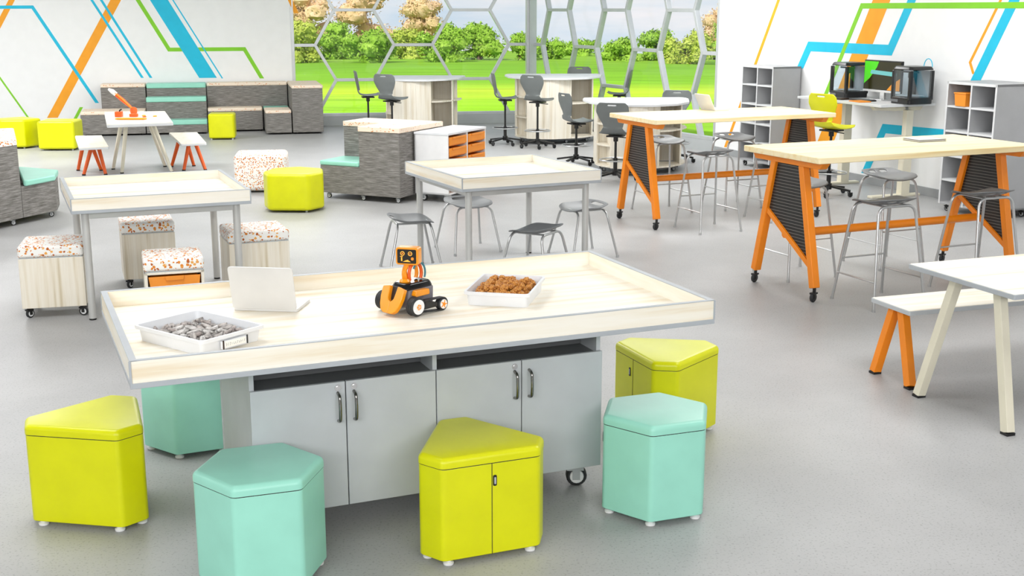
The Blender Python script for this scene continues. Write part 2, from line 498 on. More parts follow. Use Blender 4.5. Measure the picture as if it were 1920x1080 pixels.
def tree(px, y, w, h, mat, label, group, seed, low=.14):
    rnd = random.Random(seed)
    x = px; z0 = lz(x, y)-.2
    t = thing('tree', label, 'tree', (x, y, z0), 0, group)
    g = G(); g.tube([(0, 0, 0), (.05, 0, h*.3), (0, .05, h*.6)], [.18, .14, .08], 8); g.to('trunk', 'bark', t)
    g = G(); clumps = []
    for k in range(16 if mat != 'peach' else 22):
        a = rnd.uniform(0, 2*PI); q = rnd.uniform(0, 1); zz = h*(low+q*(1-low)*.86)
        rr = rnd.uniform(.05, .40)*w*math.sqrt(max(.08, 1-(q*1.15-.25)**2))
        s = w*rnd.uniform(.13, .22); clumps.append((math.cos(a)*rr, math.sin(a)*rr*.8, zz, s))
        g.blob((math.cos(a)*rr, math.sin(a)*rr*.8, zz), (s*.8, s*.8, s*.6), 2, .2, rnd)
    for k in range(2600):
        cx, cy, cz, s = rnd.choice(clumps)
        d = Vector((rnd.gauss(0, 1), rnd.gauss(0, 1), rnd.gauss(0, 1))).normalized()
        p = Vector((cx, cy, cz))+Vector((d.x*s, d.y*s, d.z*s*.8))*rnd.uniform(.75, 1.2)
        u = Vector((rnd.gauss(0, 1), rnd.gauss(0, 1), rnd.gauss(0, 1))).normalized(); v = u.cross(d).normalized()
        L = rnd.uniform(.07, .13); u = u*L; v = v*L*.6
        g._f([g.bm.verts.new(p-u), g.bm.verts.new(p+v), g.bm.verts.new(p+u), g.bm.verts.new(p-v)])
    g.to('crown', mat, t)
trees = []
for px, y, w, h, k in ((560, 58, 2.5, 3.2, 1), (632, 60, 2.5, 3.0, 0), (700, 57, 2.4, 2.9, 0), (765, 60, 2.4, 3.1, 1), (832, 58, 2.4, 3.0, 0), (900, 57, 2.6, 3.25, 0),
                       (974, 62, 1.6, 2.3, 0), (1022, 60, 2.0, 2.2, 0), (1165, 64, 2.1, 1.9, 0), (1225, 60, 2.2, 2.4, 0), (1287, 58, 2.3, 2.5, 1), (1350, 57, 2.5, 3.3, 0),
                       (1090, 78, 2.2, 1.5, 0), (585, 76, 3.6, 5.2, 2), (690, 79, 3.6, 5.6, 2), (798, 76, 3.0, 4.9, 2), (1335, 72, 2.4, 4.6, 2), (480, 59, 2.6, 3.2, 0), (1420, 58, 2.5, 3.2, 1)):
    y += (25 if len(trees) % 2 else 19) if k < 2 else (24 if px == 705 else 18)
    trees.append(((px-960)/2293*y, y, w*1.5, h*(.86 if k < 2 else 1), ('leaf', 'leafy', 'peach')[k], k))
TL = ['mid green leafy tree growing beyond the lawn outside the windows', 'yellow green leafy tree growing beyond the lawn outside the windows', 'pale peach tree standing behind the green trees outside']
for i, (x, y, w, h, m, k) in enumerate(trees):
    tree(x, y, w, h, m, TL[k], ['green trees beyond the lawn', 'yellow green trees beyond the lawn', 'peach trees beyond the lawn'][k], 100+i)

# ------------------------------------------------------------------ shared parts
def caster(parent, x, y, r=.03, w=.022, ang=0, mats=('black', 'white'), htop=None):
    """swivel caster standing on z=0: fork, wheel"""
    c = math.cos(ang); s = math.sin(ang)
    g = G(); g.cyl((x, y, r*1.75), (x, y, htop or r*2.4), r*.35, seg=10)
    g.box((x+c*r*.2, y+s*r*.2, r*1.85), (r*1.6, w*1.5, r*.35), ang)
    for k in (-1, 1):
        g.box((x+c*r*.3-s*k*w*.68, y+s*r*.3+c*k*w*.68, r*1.35), (r*.7, w*.18, r*1.2), ang)
    o = g.to('caster', mats[0], parent)
    g = G(); g.wheel((x+c*r*.35, y+s*r*.35, r), (-s, c, 0), r, w); g.mi = 1
    g.wheel((x+c*r*.35, y+s*r*.35, r), (-s, c, 0), r*.74, w*1.2, 16)
    g.to('wheel', ['rubber', mats[1]], o)
    return o

# ------------------------------------------------------------------ five and six sided storage stools
def wedge(L=.41, S=.125):
    """long edge in front (-y), hexagon with three long and three short edges"""
    pts = [(0, 0)]; a = 0
    for k in range(6):
        l = L if k % 2 == 0 else S
        pts.append((pts[-1][0]+l*math.cos(a), pts[-1][1]+l*math.sin(a))); a += R(60)
    pts = pts[:6]; cx = sum(p[0] for p in pts)/6; cy = sum(p[1] for p in pts)/6
    return [(p[0]-cx, p[1]-cy) for p in pts]
HEXA = [(.25*math.cos(R(-120+60*k)), .25*math.sin(R(-120+60*k))) for k in range(6)]

def facepull(parent, poly_, edge, t, z, h=.045, w=.016, col_='black'):
    a = Vector(poly_[edge]); b = Vector(poly_[(edge+1) % len(poly_)]); d = (b-a).normalized(); n = Vector((d.y, -d.x))
    p = a+(b-a)*t
    q = [(-w/2, -h/2), (w/2, -h/2), (w/2, h/2), (-w/2, h/2)]
    g = G(); g.prism_on(roundpoly(q, w*.4, 3), (p.x-n.x*.003, p.y-n.y*.003, z), (d.x, d.y, 0), (0, 0, 1), .006)
    o = g.to('door_pull', col_, parent, bevel=.001)
    q = [(-w*.22, -h*.32), (w*.22, -h*.32), (w*.22, h*.32), (-w*.22, h*.32)]
    g = G(); g.prism_on(roundpoly(q, w*.15, 3), (p.x+n.x*.002, p.y+n.y*.002, z), (d.x, d.y, 0), (0, 0, 1), .003)
    g.to('pull_insert', 'greymetal', o)

def storage_stool(name, label, shape, mat, loc, rz, pull=None, seam=False):
    t = thing(name, label, 'stool', loc, rz)
    P = roundpoly(shape, .032, 6)
    S = roundpoly([(x*.997, y*.997) for x, y in shape], .032, 6)
    g = G(); g.prism(P, .026, .4075); g.to('body', mat, t, bevel=.004, seg=3)
    g = G(); g.prism(S, .400, .4105); g.to('lid_gap', 'seam', t)  # dark filler painted for the shade in the gap under the lid
    B = roundpoly([(x*1.008, y*1.008) for x, y in shape], .034, 6)
    g = G(); g.cap(B, .4098, .45, .023); g.to('lid', mat, t)
    for x, y in [p for p in shape]:
        g = G(); g.lathe([(.014, 0), (.021, .002), (.022, .010), (.012, .016), (.010, .03)], (x*.85, y*.85, 0), 18); g.to('foot_glide', 'white', t)
    if seam:
        a, b = [Vector(p) for p in (shape[seam-1], shape[seam % 6])]
        m = (a+b)/2; d = (b-a).normalized(); n = Vector((d.y, -d.x))
        g = G(); g.box((m.x-n.x*.0005, m.y-n.y*.0005, .2165), (.0028, .003, .380), math.atan2(d.y, d.x)); g.to('door_seam', 'seam', t)
    if pull: facepull(t, shape, *pull)
    return t
W6 = wedge()
storage_stool('wedge_stool', 'lime wedge-shaped storage stool at the left end of the big activity table', W6, 'lime', (-1.79, 4.975, 0), R(-10))
storage_stool('wedge_stool', 'bright lime wedge-shaped stool with two doors and pull standing before the grey cabinet doors', W6, 'lime', (-.15, 4.68, 0), R(22), (0, .53, .335), 1)
storage_stool('wedge_stool', 'lime wedge-shaped stool behind the mint one at the right end of the table', W6, 'lime', (.79, 6.02, 0), R(-68), (0, .42, .335), 1)
storage_stool('hexagonal_stool', 'mint hexagonal storage stool in front, cut off by the bottom of the picture', HEXA, 'teal', (-.965, 4.395, 0), R(19), (4, .86, .34))
storage_stool('hexagonal_stool', 'mint hexagonal storage stool in front of the lime stool, right of the caster', HEXA, 'teal', (.624, 5.05, 0), R(20), (4, .86, .34))
storage_stool('hexagonal_stool', 'shaded green hexagonal stool half hidden under the left end of the big table', HEXA, 'teal', (-1.60, 5.85, 0), R(24))

# ------------------------------------------------------------------ big activity table
TR = R(22.77); W, D = 2.45, 1.21
e = Vector((math.cos(TR), math.sin(TR))); n_ = Vector((-math.sin(TR), math.cos(TR)))
fl = Vector((-1.377, 4.232)); tc = fl+e*W/2+n_*D/2
def tl(u, v, z=0): # table-local (from front-left corner) -> world
    p = fl+e*u+n_*v; return (p.x, p.y, z)

def tray_top(t, W, D, zt, hrim=.085, rim=.024, inner=.07, edge=.02):
    zb = zt-hrim
    g = G(); g.span((-W/2+.002, -D/2+.002, zt-inner-.02), (W/2-.002, D/2-.002, zt-inner)); g.to('tray_floor', 'woodX', t)
    for s in (-1, 1):
        g = G(); g.span((-W/2, s*D/2, zb), (W/2, s*(D/2-rim), zt)); g.to('long_rim', 'woodX', t, bevel=.0015)
        g = G(); g.span((s*W/2, -D/2+rim, zb), (s*(W/2-rim), D/2-rim, zt)); g.to('end_rim', 'woodY', t, bevel=.0015)
    g = G(); k = .0012
    for s in (-1, 1):
        g.span((-W/2-k, s*(D/2+k), zt-.0015), (W/2+k, s*(D/2-rim*.8), zt+.002))
        g.span((s*(W/2+k), -D/2-k, zt-.0015), (s*(W/2-rim*1.05), D/2+k, zt+.0022))
        for q in (-1, 1):
            g.box((s*W/2, q*D/2, (zt+zb)/2), (.008, .008, hrim))
    g.to('rim_edge_band', 'edge', t, bevel=.0008)
    g = G(); g.span((-W/2-.003, -D/2-.003, zb-edge), (W/2+.003, D/2+.003, zb+.001)); g.to('under_frame', 'edge', t, bevel=.002)
    return zb-edge

t = thing('activity_table', 'large pale maple tray-top table on a grey four-door cabinet base, in the foreground', 'table', (tc.x, tc.y, 0), TR)
zu = tray_top(t, W, D, .90)
cx0, cx1 = .463-W/2, 2.028-W/2; cy0, cy1 = .25-D/2, D/2-.25
zc0, zc1 = .12, .80
g = G()
g.span((cx0, cy0+.02, zc0), (cx1, cy1, zc0+.02))
for x in (cx0+.013, (cx0+cx1)/2, cx1-.013): g.span((x-.01, cy0+.002, zc0), (x+.01, cy1, zu))
g.span((cx0, cy1-.015, zc0), (cx1, cy1, zu))
g.to('cabinet_body', 'cab', t, bevel=.0015)
g = G(); g.span((cx0+.021, cy1-.03, .676), (cx1-.021, cy1-.016, zu-.001)); g.span((cx0+.021, cy0+.003, .635), (cx1-.021, cy1-.03, .648)); g.span((cx0+.021, cy0+.16, .65), (cx1-.021, cy0+.17, zu-.001)); g.to('slot_shade', 'cabdark', t)  # open slot above the doors, its shade painted in with dark panels
dw = (cx1-cx0)/4
for k in range(4):
    x0 = cx0+dw*k+.002; x1 = cx0+dw*(k+1)-.002
    g = G(); g.span((x0, cy0-.018, zc0), (x1, cy0, .657)); d = g.to('door', 'cab', t, bevel=.0025)
    hx = (x1-.032) if k % 2 == 0 else (x0+.032)
    g = G(); g.tube(fillet([(hx, cy0-.018, .612), (hx, cy0-.05, .606), (hx, cy0-.056, .552), (hx, cy0-.05, .498), (hx, cy0-.018, .492)], .03, 5), .0068, 10); g.to('handle', 'handle', d)
    if k != 3:
        g = G(); g.cyl((hx, cy0-.0175, .634), (hx, cy0-.022, .634), .013, seg=20); g.cyl((hx, cy0-.0175, .634), (hx, cy0-.025, .634), .007, seg=14); g.to('lock', 'chrome', d)
for x in (cx0+.09, cx1-.09):
    for y in (cy0+.09, cy1-.09):
        for k in (-1, 1):
            pass
        caster(t, x, y, .048, .05, R(-20), ('greymetal', 'white'), .12)

# ------------------------------------------------------------------ things on the big table
ZT = .8305
def open_tray(label, loc, rz, w, d, h=.065, writing=False):
    t = thing('tray', label, 'tray', loc, rz)
    k = .9; B = roundpoly([(-w/2*k, -d/2*k), (w/2*k, -d/2*k), (w/2*k, d/2*k), (-w/2*k, d/2*k)], .02, 4)
    Tp = roundpoly([(-w/2, -d/2), (w/2, -d/2), (w/2, d/2), (-w/2, d/2)], .022, 4)
    def sc_(P, f): return [(x-f*(1 if x > 0 else -1), y-f*(1 if y > 0 else -1)) for x, y in P]
    loops = [(B, 0), (sc_(Tp, .012), h*.78), (Tp, h*.79), (Tp, h), (sc_(Tp, .010), h), (sc_(B, .004), .005)]
    g = G(); n = len(B); V = [[g.bm.verts.new((p[0], p[1], z)) for p in P] for P, z in loops]
    for a, b in zip(V, V[1:]):
        for i in range(n): g._f([a[i], a[(i+1) % n], b[(i+1) % n], b[i]])
    g._f(list(reversed(V[0]))); g._f(V[-1]); g.to('shell', 'traywhite', t)
    return t
tg = open_tray('white tray of grey stones with a label holder, front left on the big table', (-1.262, 4.775, ZT), R(-37), .425, .325)
g = G(); g.span((.205, -.065, .012), (.217, .065, .044)); hd = g.to('label_holder', 'traywhite', tg, bevel=.002)
g = G(); g.span((.2165, -.052, .017), (.218, .052, .040)); g.to('paper_label', 'paper', hd)
# lettering in the photo is an unreadable row of small grey strokes: copied as strokes
rnd = random.Random(5); g = G()
for i in range(11):
    y = -.045+i*.009; hh = rnd.choice((.010, .013, .016))
    g.box((.2185, y, .0285), (.0008, .0014, hh*.8)); 
    if rnd.random() < .7: g.box((.2185, y+.002, .0285+rnd.choice((-.004, 0, .004))), (.0008, .004, .0014))
g.to('printed_writing', 'shelfin', hd)
for k in (-1, 1):
    g = G(); g.span((.2165, .06*k-.003, .012), (.2195, .06*k+.003, .047)); g.to('holder_clip', 'softblack' if k > 0 else 'brown', hd)
tb = open_tray('white tray heaped with brown nuggets, right of the robot', (-.03, 5.53, ZT), R(-12), .305, .40)

M['stone'] = None
def stone_mat():
    m, nt, b = base_mat('grey_streaked_stone', .45)
    v = coord(nt, (12, 60, 30)); f = noise(nt, v, 1.2, 6, .7)
    inf = nt.nodes.new('ShaderNodeObjectInfo')
    c = ramp(nt, f, [(.32, lin('#3a3838')), (.43, lin('#8f8c89')), (.52, lin('#cfccc8')), (.68, lin('#f3f1ee'))])
    mx = nt.nodes.new('ShaderNodeMix'); mx.data_type = 'RGBA'; mx.blend_type = 'MULTIPLY'; mx.inputs[0].default_value = .55
    tint = ramp(nt, inf.outputs['Random'], [(0, lin('#ffffff')), (.6, lin('#c9c0bb')), (.85, lin('#8f6f64'))])
    nt.links.new(c, mx.inputs[6]); nt.links.new(tint, mx.inputs[7]); nt.links.new(mx.outputs[2], b.inputs['Base Color'])
    bump(nt, b, f, .6, .003)
    return m
M['stone'] = stone_mat()
def nug_mat():
    m, nt, b = base_mat('brown_nugget', .5)
    v = coord(nt, (1, 1, 1)); f = noise(nt, v, 130, 5, .7)
    nt.links.new(ramp(nt, f, [(.32, lin('#5a2c0a')), (.45, lin('#b06a22')), (.56, lin('#d8963e')), (.7, lin('#f0c880'))]), b.inputs['Base Color'])
    bump(nt, b, f, .9, .004)
    return m
M['nug'] = nug_mat()

def pile(tray, kind, n, w, d, hmax, rad, mat, label, cat, group, rz, seed, flat):
    rnd = random.Random(seed); protos = []
    for q in range(4):
        g = G(); g.blob((0, 0, 0), (rad*rnd.uniform(.9, 1.25), rad*rnd.uniform(.7, .95)*(.62 if kind == 'stone' else 1), rad*flat), 3, .17 if kind != 'stone' else .06, rnd)
        if kind == 'stone':
            for v in g.bm.verts: v.co.z += v.co.x*v.co.x*8; v.co.x *= 1.15
        o = g.to(kind, mat); tag(o, label, cat, group); protos.append(o)
    base = tray.location; cs, sn = math.cos(rz), math.sin(rz); used = 0
    pos = []
    for lay in range(3):
        tries = 0
        while tries < 260:
            tries += 1
            x = rnd.uniform(-w/2, w/2); y = rnd.uniform(-d/2, d/2)
            r = max(abs(x)/(w/2), abs(y)/(d/2)); top = hmax*(1-.62*r*r)
            z = rad*flat+.012+lay*rad*1.15*flat
            lim = .86+.06*lay
            if abs(x) > w/2*lim or abs(y) > d/2*lim: continue
            if z > top: continue
            if any((x-a)**2+(y-b)**2+((z-c)*1.2/flat)**2 < (rad*1.42)**2 for a, b, c in pos): continue
            pos.append((x, y, z))
    for i, (x, y, z) in enumerate(pos):
        o = protos[i] if i < 4 else protos[i % 4].copy()
        if i >= 4: col.objects.link(o)
        o.location = (base.x+x*cs-y*sn, base.y+x*sn+y*cs, base.z+z)
        o.rotation_euler = (rnd.uniform(-.5, .5), rnd.uniform(-.5, .5), rnd.uniform(0, 6.3))
    return len(pos)
npA = pile(tg, 'stone', 0, .385, .285, .066, .0225, 'stone', 'small grey streaked stone piled in the white tray at the front left', 'stone', 'grey stones in the tray', R(-37), 3, .42)
npB = pile(tb, 'nugget', 0, .245, .335, .088, .0185, 'nug', 'brown crusty nugget heaped in the white tray right of the robot', 'nugget', 'brown nuggets in the tray', R(-12), 4, .85)
print('pieces', npA, npB)

def laptop(label, loc, rz, w, d, mat, tilt, name='laptop'):
    """hinge edge at local y=0, base towards +y, lid rises from y=0"""
    t = thing(name, label, 'laptop', loc, rz)
    g = G(); g.prism(roundpoly([(-w/2, 0), (w/2, 0), (w/2, d), (-w/2, d)], .012), .0, .014); b = g.to('base', mat, t, bevel=.002)
    g = G()
    for r_ in range(4):
        for c_ in range(12): g.box((-w*.42+c_*w*.076, d*.18+r_*.022, .0145), (w*.06, .017, .002))
    g.to('keyboard', 'white', b)
    g = G(); g.prism_on(roundpoly([(-w/2, 0), (w/2, 0), (w/2, d), (-w/2, d)], .016), (0, 0, .012), (1, 0, 0), (0, math.sin(tilt), math.cos(tilt)), .007)
    l = g.to('lid', mat, t, bevel=.002)
    g = G(); g.prism_on(roundpoly([(-w*.46, .012), (w*.46, .012), (w*.46, d*.95), (-w*.46, d*.95)], .004), (0, .0005, .012), (1, 0, 0), (0, math.sin(tilt), math.cos(tilt)), -.0008)
    g.to('screen', 'gloss', l)
    return t
laptop('open silver-white laptop seen from behind on the big table', (-1.093, 5.262, ZT), R(-7), .292, .205, 'laptop', R(-14))

# ---- robot
t = thing('toy_robot', 'orange and grey wheeled toy robot with a square screen head on the big table', 'robot', (-.445, 5.285, ZT+.0035), R(-41))
def wheelset(x, y, r, w, big):
    s = 1 if x > 0 else -1
    g = G(); g.tube([(x-w/2, y, r), (x-w/2+.004, y, r), (x+w/2-.004, y, r), (x+w/2, y, r)], [r*.88, r, r, r*.88], 28)
    wh = g.to('wheel', 'rubber', t)
    g = G()
    if big:
        for k in range(3): 
            xx = x-w*.3+k*w*.3; g.tube([(xx-.001, y, r), (xx+.001, y, r)], r*1.02, 28)
        g.to('tread', 'softblack', wh); g = G()
    xo = x+s*w/2
    g.cyl((xo-s*.002, y, r), (xo+s*.003, y, r), r*.78, seg=26); g.mi = 1
    g.cyl((xo+s*.001, y, r), (xo+s*.005, y, r), r*.3, seg=16)
    for k in range(5):
        a = k*2*PI/5; g.mi = 1 if not big else 0
        g.bar((xo+s*.003, y, r), (xo+s*.003, y+math.cos(a)*r*.68, r+math.sin(a)*r*.68), .004, .004)
    g.to('hub', ['white', 'glow_orange'], wh)  # orange hub parts glow by emission, though they are no lamps
wheelset(.098, -.075, .042, .04, True); wheelset(-.098, -.075, .042, .04, True)
wheelset(.098, .085, .027, .03, False); wheelset(-.098, .085, .027, .03, False)
for s in (-1, 1):
    x = .098*s
    g = G(); path = []
    for k in range(9): a = R(90-22.5*k); path.append((x, .085+.028*math.cos(a), .028+.028*math.sin(a)))
    path.append((x, -.05, .012)); path.append((x, -.03, .06))
    P = [Vector(p) for p in path]
    for i in range(len(P)): g.bar(P[i], P[(i+1) % len(P)], .026, .006, up=(1, 0, 0)) if False else g.bar(P[i], P[(i+1) % len(P)], .026, .005)
    g.to('track', 'rubber', t)
    g = G(); g.prism_on([(-.03, .02), (.06, .02), (.07, .035), (-.02, .062)], (x-.008, 0, 0), (0, 1, 0), (0, 0, 1), .016); g.to('side_plate', 'gloss', t, bevel=.002)
    g = G(); g.prism_on(roundpoly([(-.062, .078), (.03, .078), (.026, .104), (-.05, .104)], .008), (.058 if s > 0 else -.084, 0, 0), (0, 1, 0), (0, 0, 1), .026); g.to('side_pod', 'robotorange', t, bevel=.004, seg=3)
g = G(); g.prism(roundpoly([(-.062, -.085), (.062, -.085), (.062, .08), (-.062, .08)], .02), .03, .105, roundpoly([(-.055, -.07), (.055, -.07), (.06, .085), (-.06, .085)], .02)); g.to('chassis', 'robotgrey', t, bevel=.006, seg=3)
g = G(); g.prism(roundpoly([(-.058, -.085), (.058, -.085), (.058, .088), (-.058, .088)], .03), .104, .132, roundpoly([(-.045, -.07), (.045, -.07), (.05, .075), (-.05, .075)], .025)); g.to('saddle', 'gloss', t, bevel=.008, seg=3)
g = G(); g.lathe([(.024, .128), (.026, .136), (.018, .146)], (-.0, -.04, 0), 20); g.to('seat_pad', 'robotorange', t)
# U-shaped front shield
up = Vector((0, .42, 1)).normalized()
U = [(-.062, .095), (-.05, .10), (-.026, .10), (-.020, .045), (-.012, .03), (.012, .03), (.020, .045), (.026, .10), (.05, .10), (.062, .095), (.058, .03), (.036, -.008), (-.036, -.008), (-.058, .03)]
g = G()
for s in (-1, 1):
    q = [(.066, .10), (.024, .108), (.017, .052), (.008, .040), (0, .038), (0, -.016), (.028, -.015), (.046, -.004), (.058, .02), (.066, .055)]
    g.prism_on([(s*a, b) for a, b in q][::s], (0, -.128, .018), (1, 0, 0), up, .022)
g.to('front_shield', 'robotorange', t, bevel=.004, seg=3)
g = G(); g.prism_on(roundpoly([(-.02, .03), (.02, .03), (.026, .105), (-.026, .105)], .006), (0, -.118, .018), (1, 0, 0), up, .012); g.to('front_sensor', 'softblack', t, bevel=.002)
# neck hoops
def hoop(x, r0, mat, cy, cz, ry, rz_, nm, a0=-30, a1=210):
    g = G(); g.tube([(x, cy+ry*math.cos(R(a)), cz+rz_*math.sin(R(a))) for a in range(a0, a1+1, 15)], r0, 10); g.to(nm, mat, t)
hoop(-.010, .0085, 'robotorange', .002, .163, .040, .052, 'neck_hoop'); hoop(.012, .0075, 'orangered', .012, .162, .038, .050, 'neck_hoop')
hoop(.026, .0045, 'tealtube', .022, .165, .038, .048, 'cable', -30, 150)
g = G(); g.tube([(-.004, -.028, .135), (-.006, -.034, .18), (0, -.02, .22)], [.010, .009, .014], 12); g.to('neck', 'robotorange', t)
hd = Matrix.Rotation(R(27), 3, 'Z')
hc = Vector((.004, -.018, .248))
def hp(x, y, z): return hc+hd @ Vector((x, y, z))
ux = hd @ Vector((1, 0, 0)); uz = Vector((0, 0, 1))
g = G(); g.prism_on(roundpoly([(-.052, -.039), (.052, -.039), (.052, .039), (-.052, .039)], .013, 5), hp(0, .026, 0), ux, uz, .052); head = g.to('head', 'robotorange', t, bevel=.005, seg=3)
g = G(); g.prism_on(roundpoly([(-.043, -.031), (.043, -.031), (.043, .031), (-.043, .031)], .006, 4), hp(0, -.0255, 0), ux, uz, .0025); scn = g.to('screen', 'gloss', head)
g = G()
def ringp(cx, cz, r):
    pts = [hp(cx+r*math.cos(k*PI/8), -.0285, cz+r*math.sin(k*PI/8)) for k in range(16)]; g.tube(pts, .0017, 6, True)
g.mi = 0; ringp(-.019, .013, .0085); ringp(.016, .013, .0085)
g.mi = 1; g.prism_on([(-.022, .010), (-.016, .010), (-.016, .016), (-.022, .016)], hp(0, -.028, 0), ux, uz, .001); g.prism_on([(.012, .011), (.02, .011), (.02, .0145), (.012, .0145)], hp(0, -.028, 0), ux, uz, .001)
g.mi = 0
g.prism_on([(-.026, -.004), (-.02, -.004), (-.02, -.021), (-.026, -.021)][::-1], hp(0, -.028, 0), ux, uz, .001)
g.prism_on([(-.03, -.002), (-.018, -.002), (-.018, .001), (-.03, .001)], hp(0, -.028, 0), ux, uz, .001)
g.prism_on([(-.018, -.024), (.018, -.024), (.004, -.014), (-.006, -.018)], hp(0, -.028, 0), ux, uz, .001)
g.mi = 1; g.prism_on(roundpoly([(.020, -.016), (.032, -.016), (.032, -.003), (.020, -.003)], .005), hp(0, -.028, 0), ux, uz, .001)
g.to('screen_picture', ['face_y', 'face_o'], scn)

# ------------------------------------------------------------------ square tray tables on tube legs
def tray_table(label, loc, rz, W=1.22, D=1.2, zt=.872):
    t = thing('tray_table', label, 'table', loc, rz)
    zu = tray_top(t, W, D, zt, .082, .024, .065, .022)
    g = G()
    a, b = W/2-.09, D/2-.09
    for s in (-1, 1):
        g.span((-a, s*b-.012, zu-.05), (a, s*b+.012, zu)); g.span((s*a-.012, -b, zu-.05), (s*a+.012, b, zu))
    g.to('apron', 'legmetal', t, bevel=.002)
    for x in (-1, 1):
        for y in (-1, 1):
            g = G(); g.cyl((x*a, y*b, .012), (x*a, y*b, zu), .0265, seg=20); l = g.to('leg', 'legmetal', t)
            g = G(); g.cyl((x*a, y*b, 0), (x*a, y*b, .014), .025, seg=16); g.to('leg_foot', 'black', l)
    return t
tray_table('square pale maple tray table on four round grey legs, left of the grey tiered seats', (-2.675, 9.03, 0), R(23))
tray_table('square pale maple tray table ringed by low grey stools, near the orange tray cabinet', (-.094, 10.08, 0), R(26))

# ------------------------------------------------------------------ cube stools with spotted cushions
def cube_stool(label, loc, rz, w=.43, d=.43, drawer=False, h=.52):
    t = thing('cube_stool', label, 'stool', loc, rz)
    z0 = .075; z1 = h-.09
    g = G()
    if not drawer:
        g.span((-w/2, -d/2, z0), (w/2, d/2, z1)); g.to('body', 'woodZ', t, bevel=.003)
    else:
        for s in (-1, 1): g.span((s*w/2, -d/2, z0), (s*(w/2-.02), d/2, z1))
        g.span((-w/2, d/2-.02, z0), (w/2, d/2, z1)); g.span((-w/2, -d/2, z0), (w/2, d/2, z0+.02)); g.span((-w/2, -d/2, z1-.015), (w/2, d/2, z1)); g.to('body', 'woodP', t, bevel=.002)
        for k in range(3):
            zz = z1-.105-k*.1
            if zz < z0+.02: break
            g = G(); g.prism_on([(-w/2+.035, 0), (w/2-.035, 0), (w/2-.025, .075), (-w/2+.025, .075)], (0, -d/2+.02, zz), (1, 0, 0), (0, 0, 1), .02)
            g.span((-w/2+.04, -d/2+.02, zz), (w/2-.04, d/2-.05, zz+.06)); dr = g.to('drawer', 'trayorange', t, bevel=.003)
            g = G(); g.prism_on(roundpoly([(-.055, .05), (.055, .05), (.065, .078), (-.065, .078)], .006), (0, -d/2+.002, zz), (1, 0, 0), (0, 0, 1), .016); g.to('drawer_pull', 'trayorange', dr, bevel=.003)
    g = G(); g.span((-w/2+.004, -d/2+.004, z1), (w/2-.004, d/2-.004, z1+.008)); g.to('edge_strip', 'greymetal', t)
    P = roundpoly([(-w/2-.004, -d/2-.004), (w/2+.004, -d/2-.004), (w/2+.004, d/2+.004), (-w/2-.004, d/2+.004)], .03, 5)
    g = G(); g.prism(P, z1+.006, h); g.to('cushion', 'dots', t, bevel=.034, seg=5)
    for x in (-1, 1):
        for y in (-1, 1): caster(t, x*(w/2-.035), y*(d/2-.035), .031, .022, R(15+30*x*y), ('black', 'white'), z0)
    return t
cube_stool('maple cube stool with a spotted cushion at the far left, beside the left tray table', (-3.29, 8.62, 0), R(14))
cube_stool('maple cube stool with a spotted cushion standing underneath the left tray table', (-2.90, 9.56, 0), R(20), .40, .40)
cube_stool('spotted cushion stool with an open front and an orange drawer', (-2.31, 8.15, 0), R(18), .385, .40, True)
cube_stool('maple cube stool with spotted cushion right of the left tray table, behind the laptop', (-1.97, 9.19, 0), R(22), .45)

# ------------------------------------------------------------------ soft ottomans
def ottoman(name, label, loc, rz, pts, mat, h=.43, r=.05, bev=.035):
    t = thing(name, label, 'ottoman', loc, rz)
    g = G(); g.prism(roundpoly(pts, r, 7), .022, h); g.to('cushion_body', mat, t, bevel=bev, seg=5)
    for x, y in pts[::1] if len(pts) <= 6 else pts[::2]:
        g = G(); g.cyl((x*.8, y*.8, 0), (x*.8, y*.8, .03), .014, seg=10); g.to('foot_glide', 'greymetal', t)
    return t
ottoman('ottoman', 'lime ottoman with a rounded back beside the spotted one, left of the tiered seat', (-2.37, 13.28, 0), 0,
        [(-.33, -.08), (-.24, -.32), (.2, -.34), (.33, -.12), (.28, .2), (0, .34), (-.26, .22)], 'lime', .42, .09)
sq = lambda a, b: [(-a, -b), (a, -b), (a, b), (-a, b)]
ottoman('ottoman', 'white ottoman spotted with orange, behind the lime one', (-3.02, 14.72, 0), R(8), sq(.31, .3), 'dots', .45, .08, .05)
ottoman('ottoman', 'lime cube ottoman by the left wall, right of its twin', (-7.02, 19.08, 0), R(4), sq(.28, .26), 'lime', .45, .05)
ottoman('ottoman', 'lime ottoman cut off by the left edge of the picture, next to a lime cube', (-7.82, 19.35, 0), R(-30), [(-.32, -.2), (.05, -.33), (.33, -.1), (.3, .25), (-.2, .33)], 'lime', .45, .05)
ottoman('ottoman', 'small lime stool in front of the grey tiered seating', (-4.86, 20.62, 0), R(8), sq(.215, .2), 'lime', .43, .06)

# ------------------------------------------------------------------ tiered seating along the left wall
TA = R(13.3); T0 = Vector((-7.35, 20.95)); te = Vector((math.cos(TA), math.sin(TA))); tn = Vector((-math.sin(TA), math.cos(TA)))
def T(u, v): p = T0+te*u+tn*v; return (p.x, p.y, 0)
def module(label, u, v, w, d, h, topmat, topfrac=None, extra=None, grp='tiered seating modules'):
    t = thing('seating_module', label, 'seat', T(u, v), TA); pt = .085 if topmat == 'teal' else .06
    g = G(); g.span((0, 0, .03), (w-.006, d-.006, h-pt)); g.to('upholstered_base', 'fabric', t, bevel=.006)
    P = roundpoly([(.0, -.008), (w-.006, -.008), (w-.006, d-.006), (.0, d-.006)], .03, 4)
    g = G(); g.prism(P, h-pt, h); g.to('seat_pad', topmat, t, bevel=.016, seg=3)
    for x in (.06, w-.06):
        for y in (.06, d-.06):
            g = G(); g.cyl((x, y, 0), (x, y, .032), .018, seg=10); g.to('foot_glide', 'black', t)
    return t
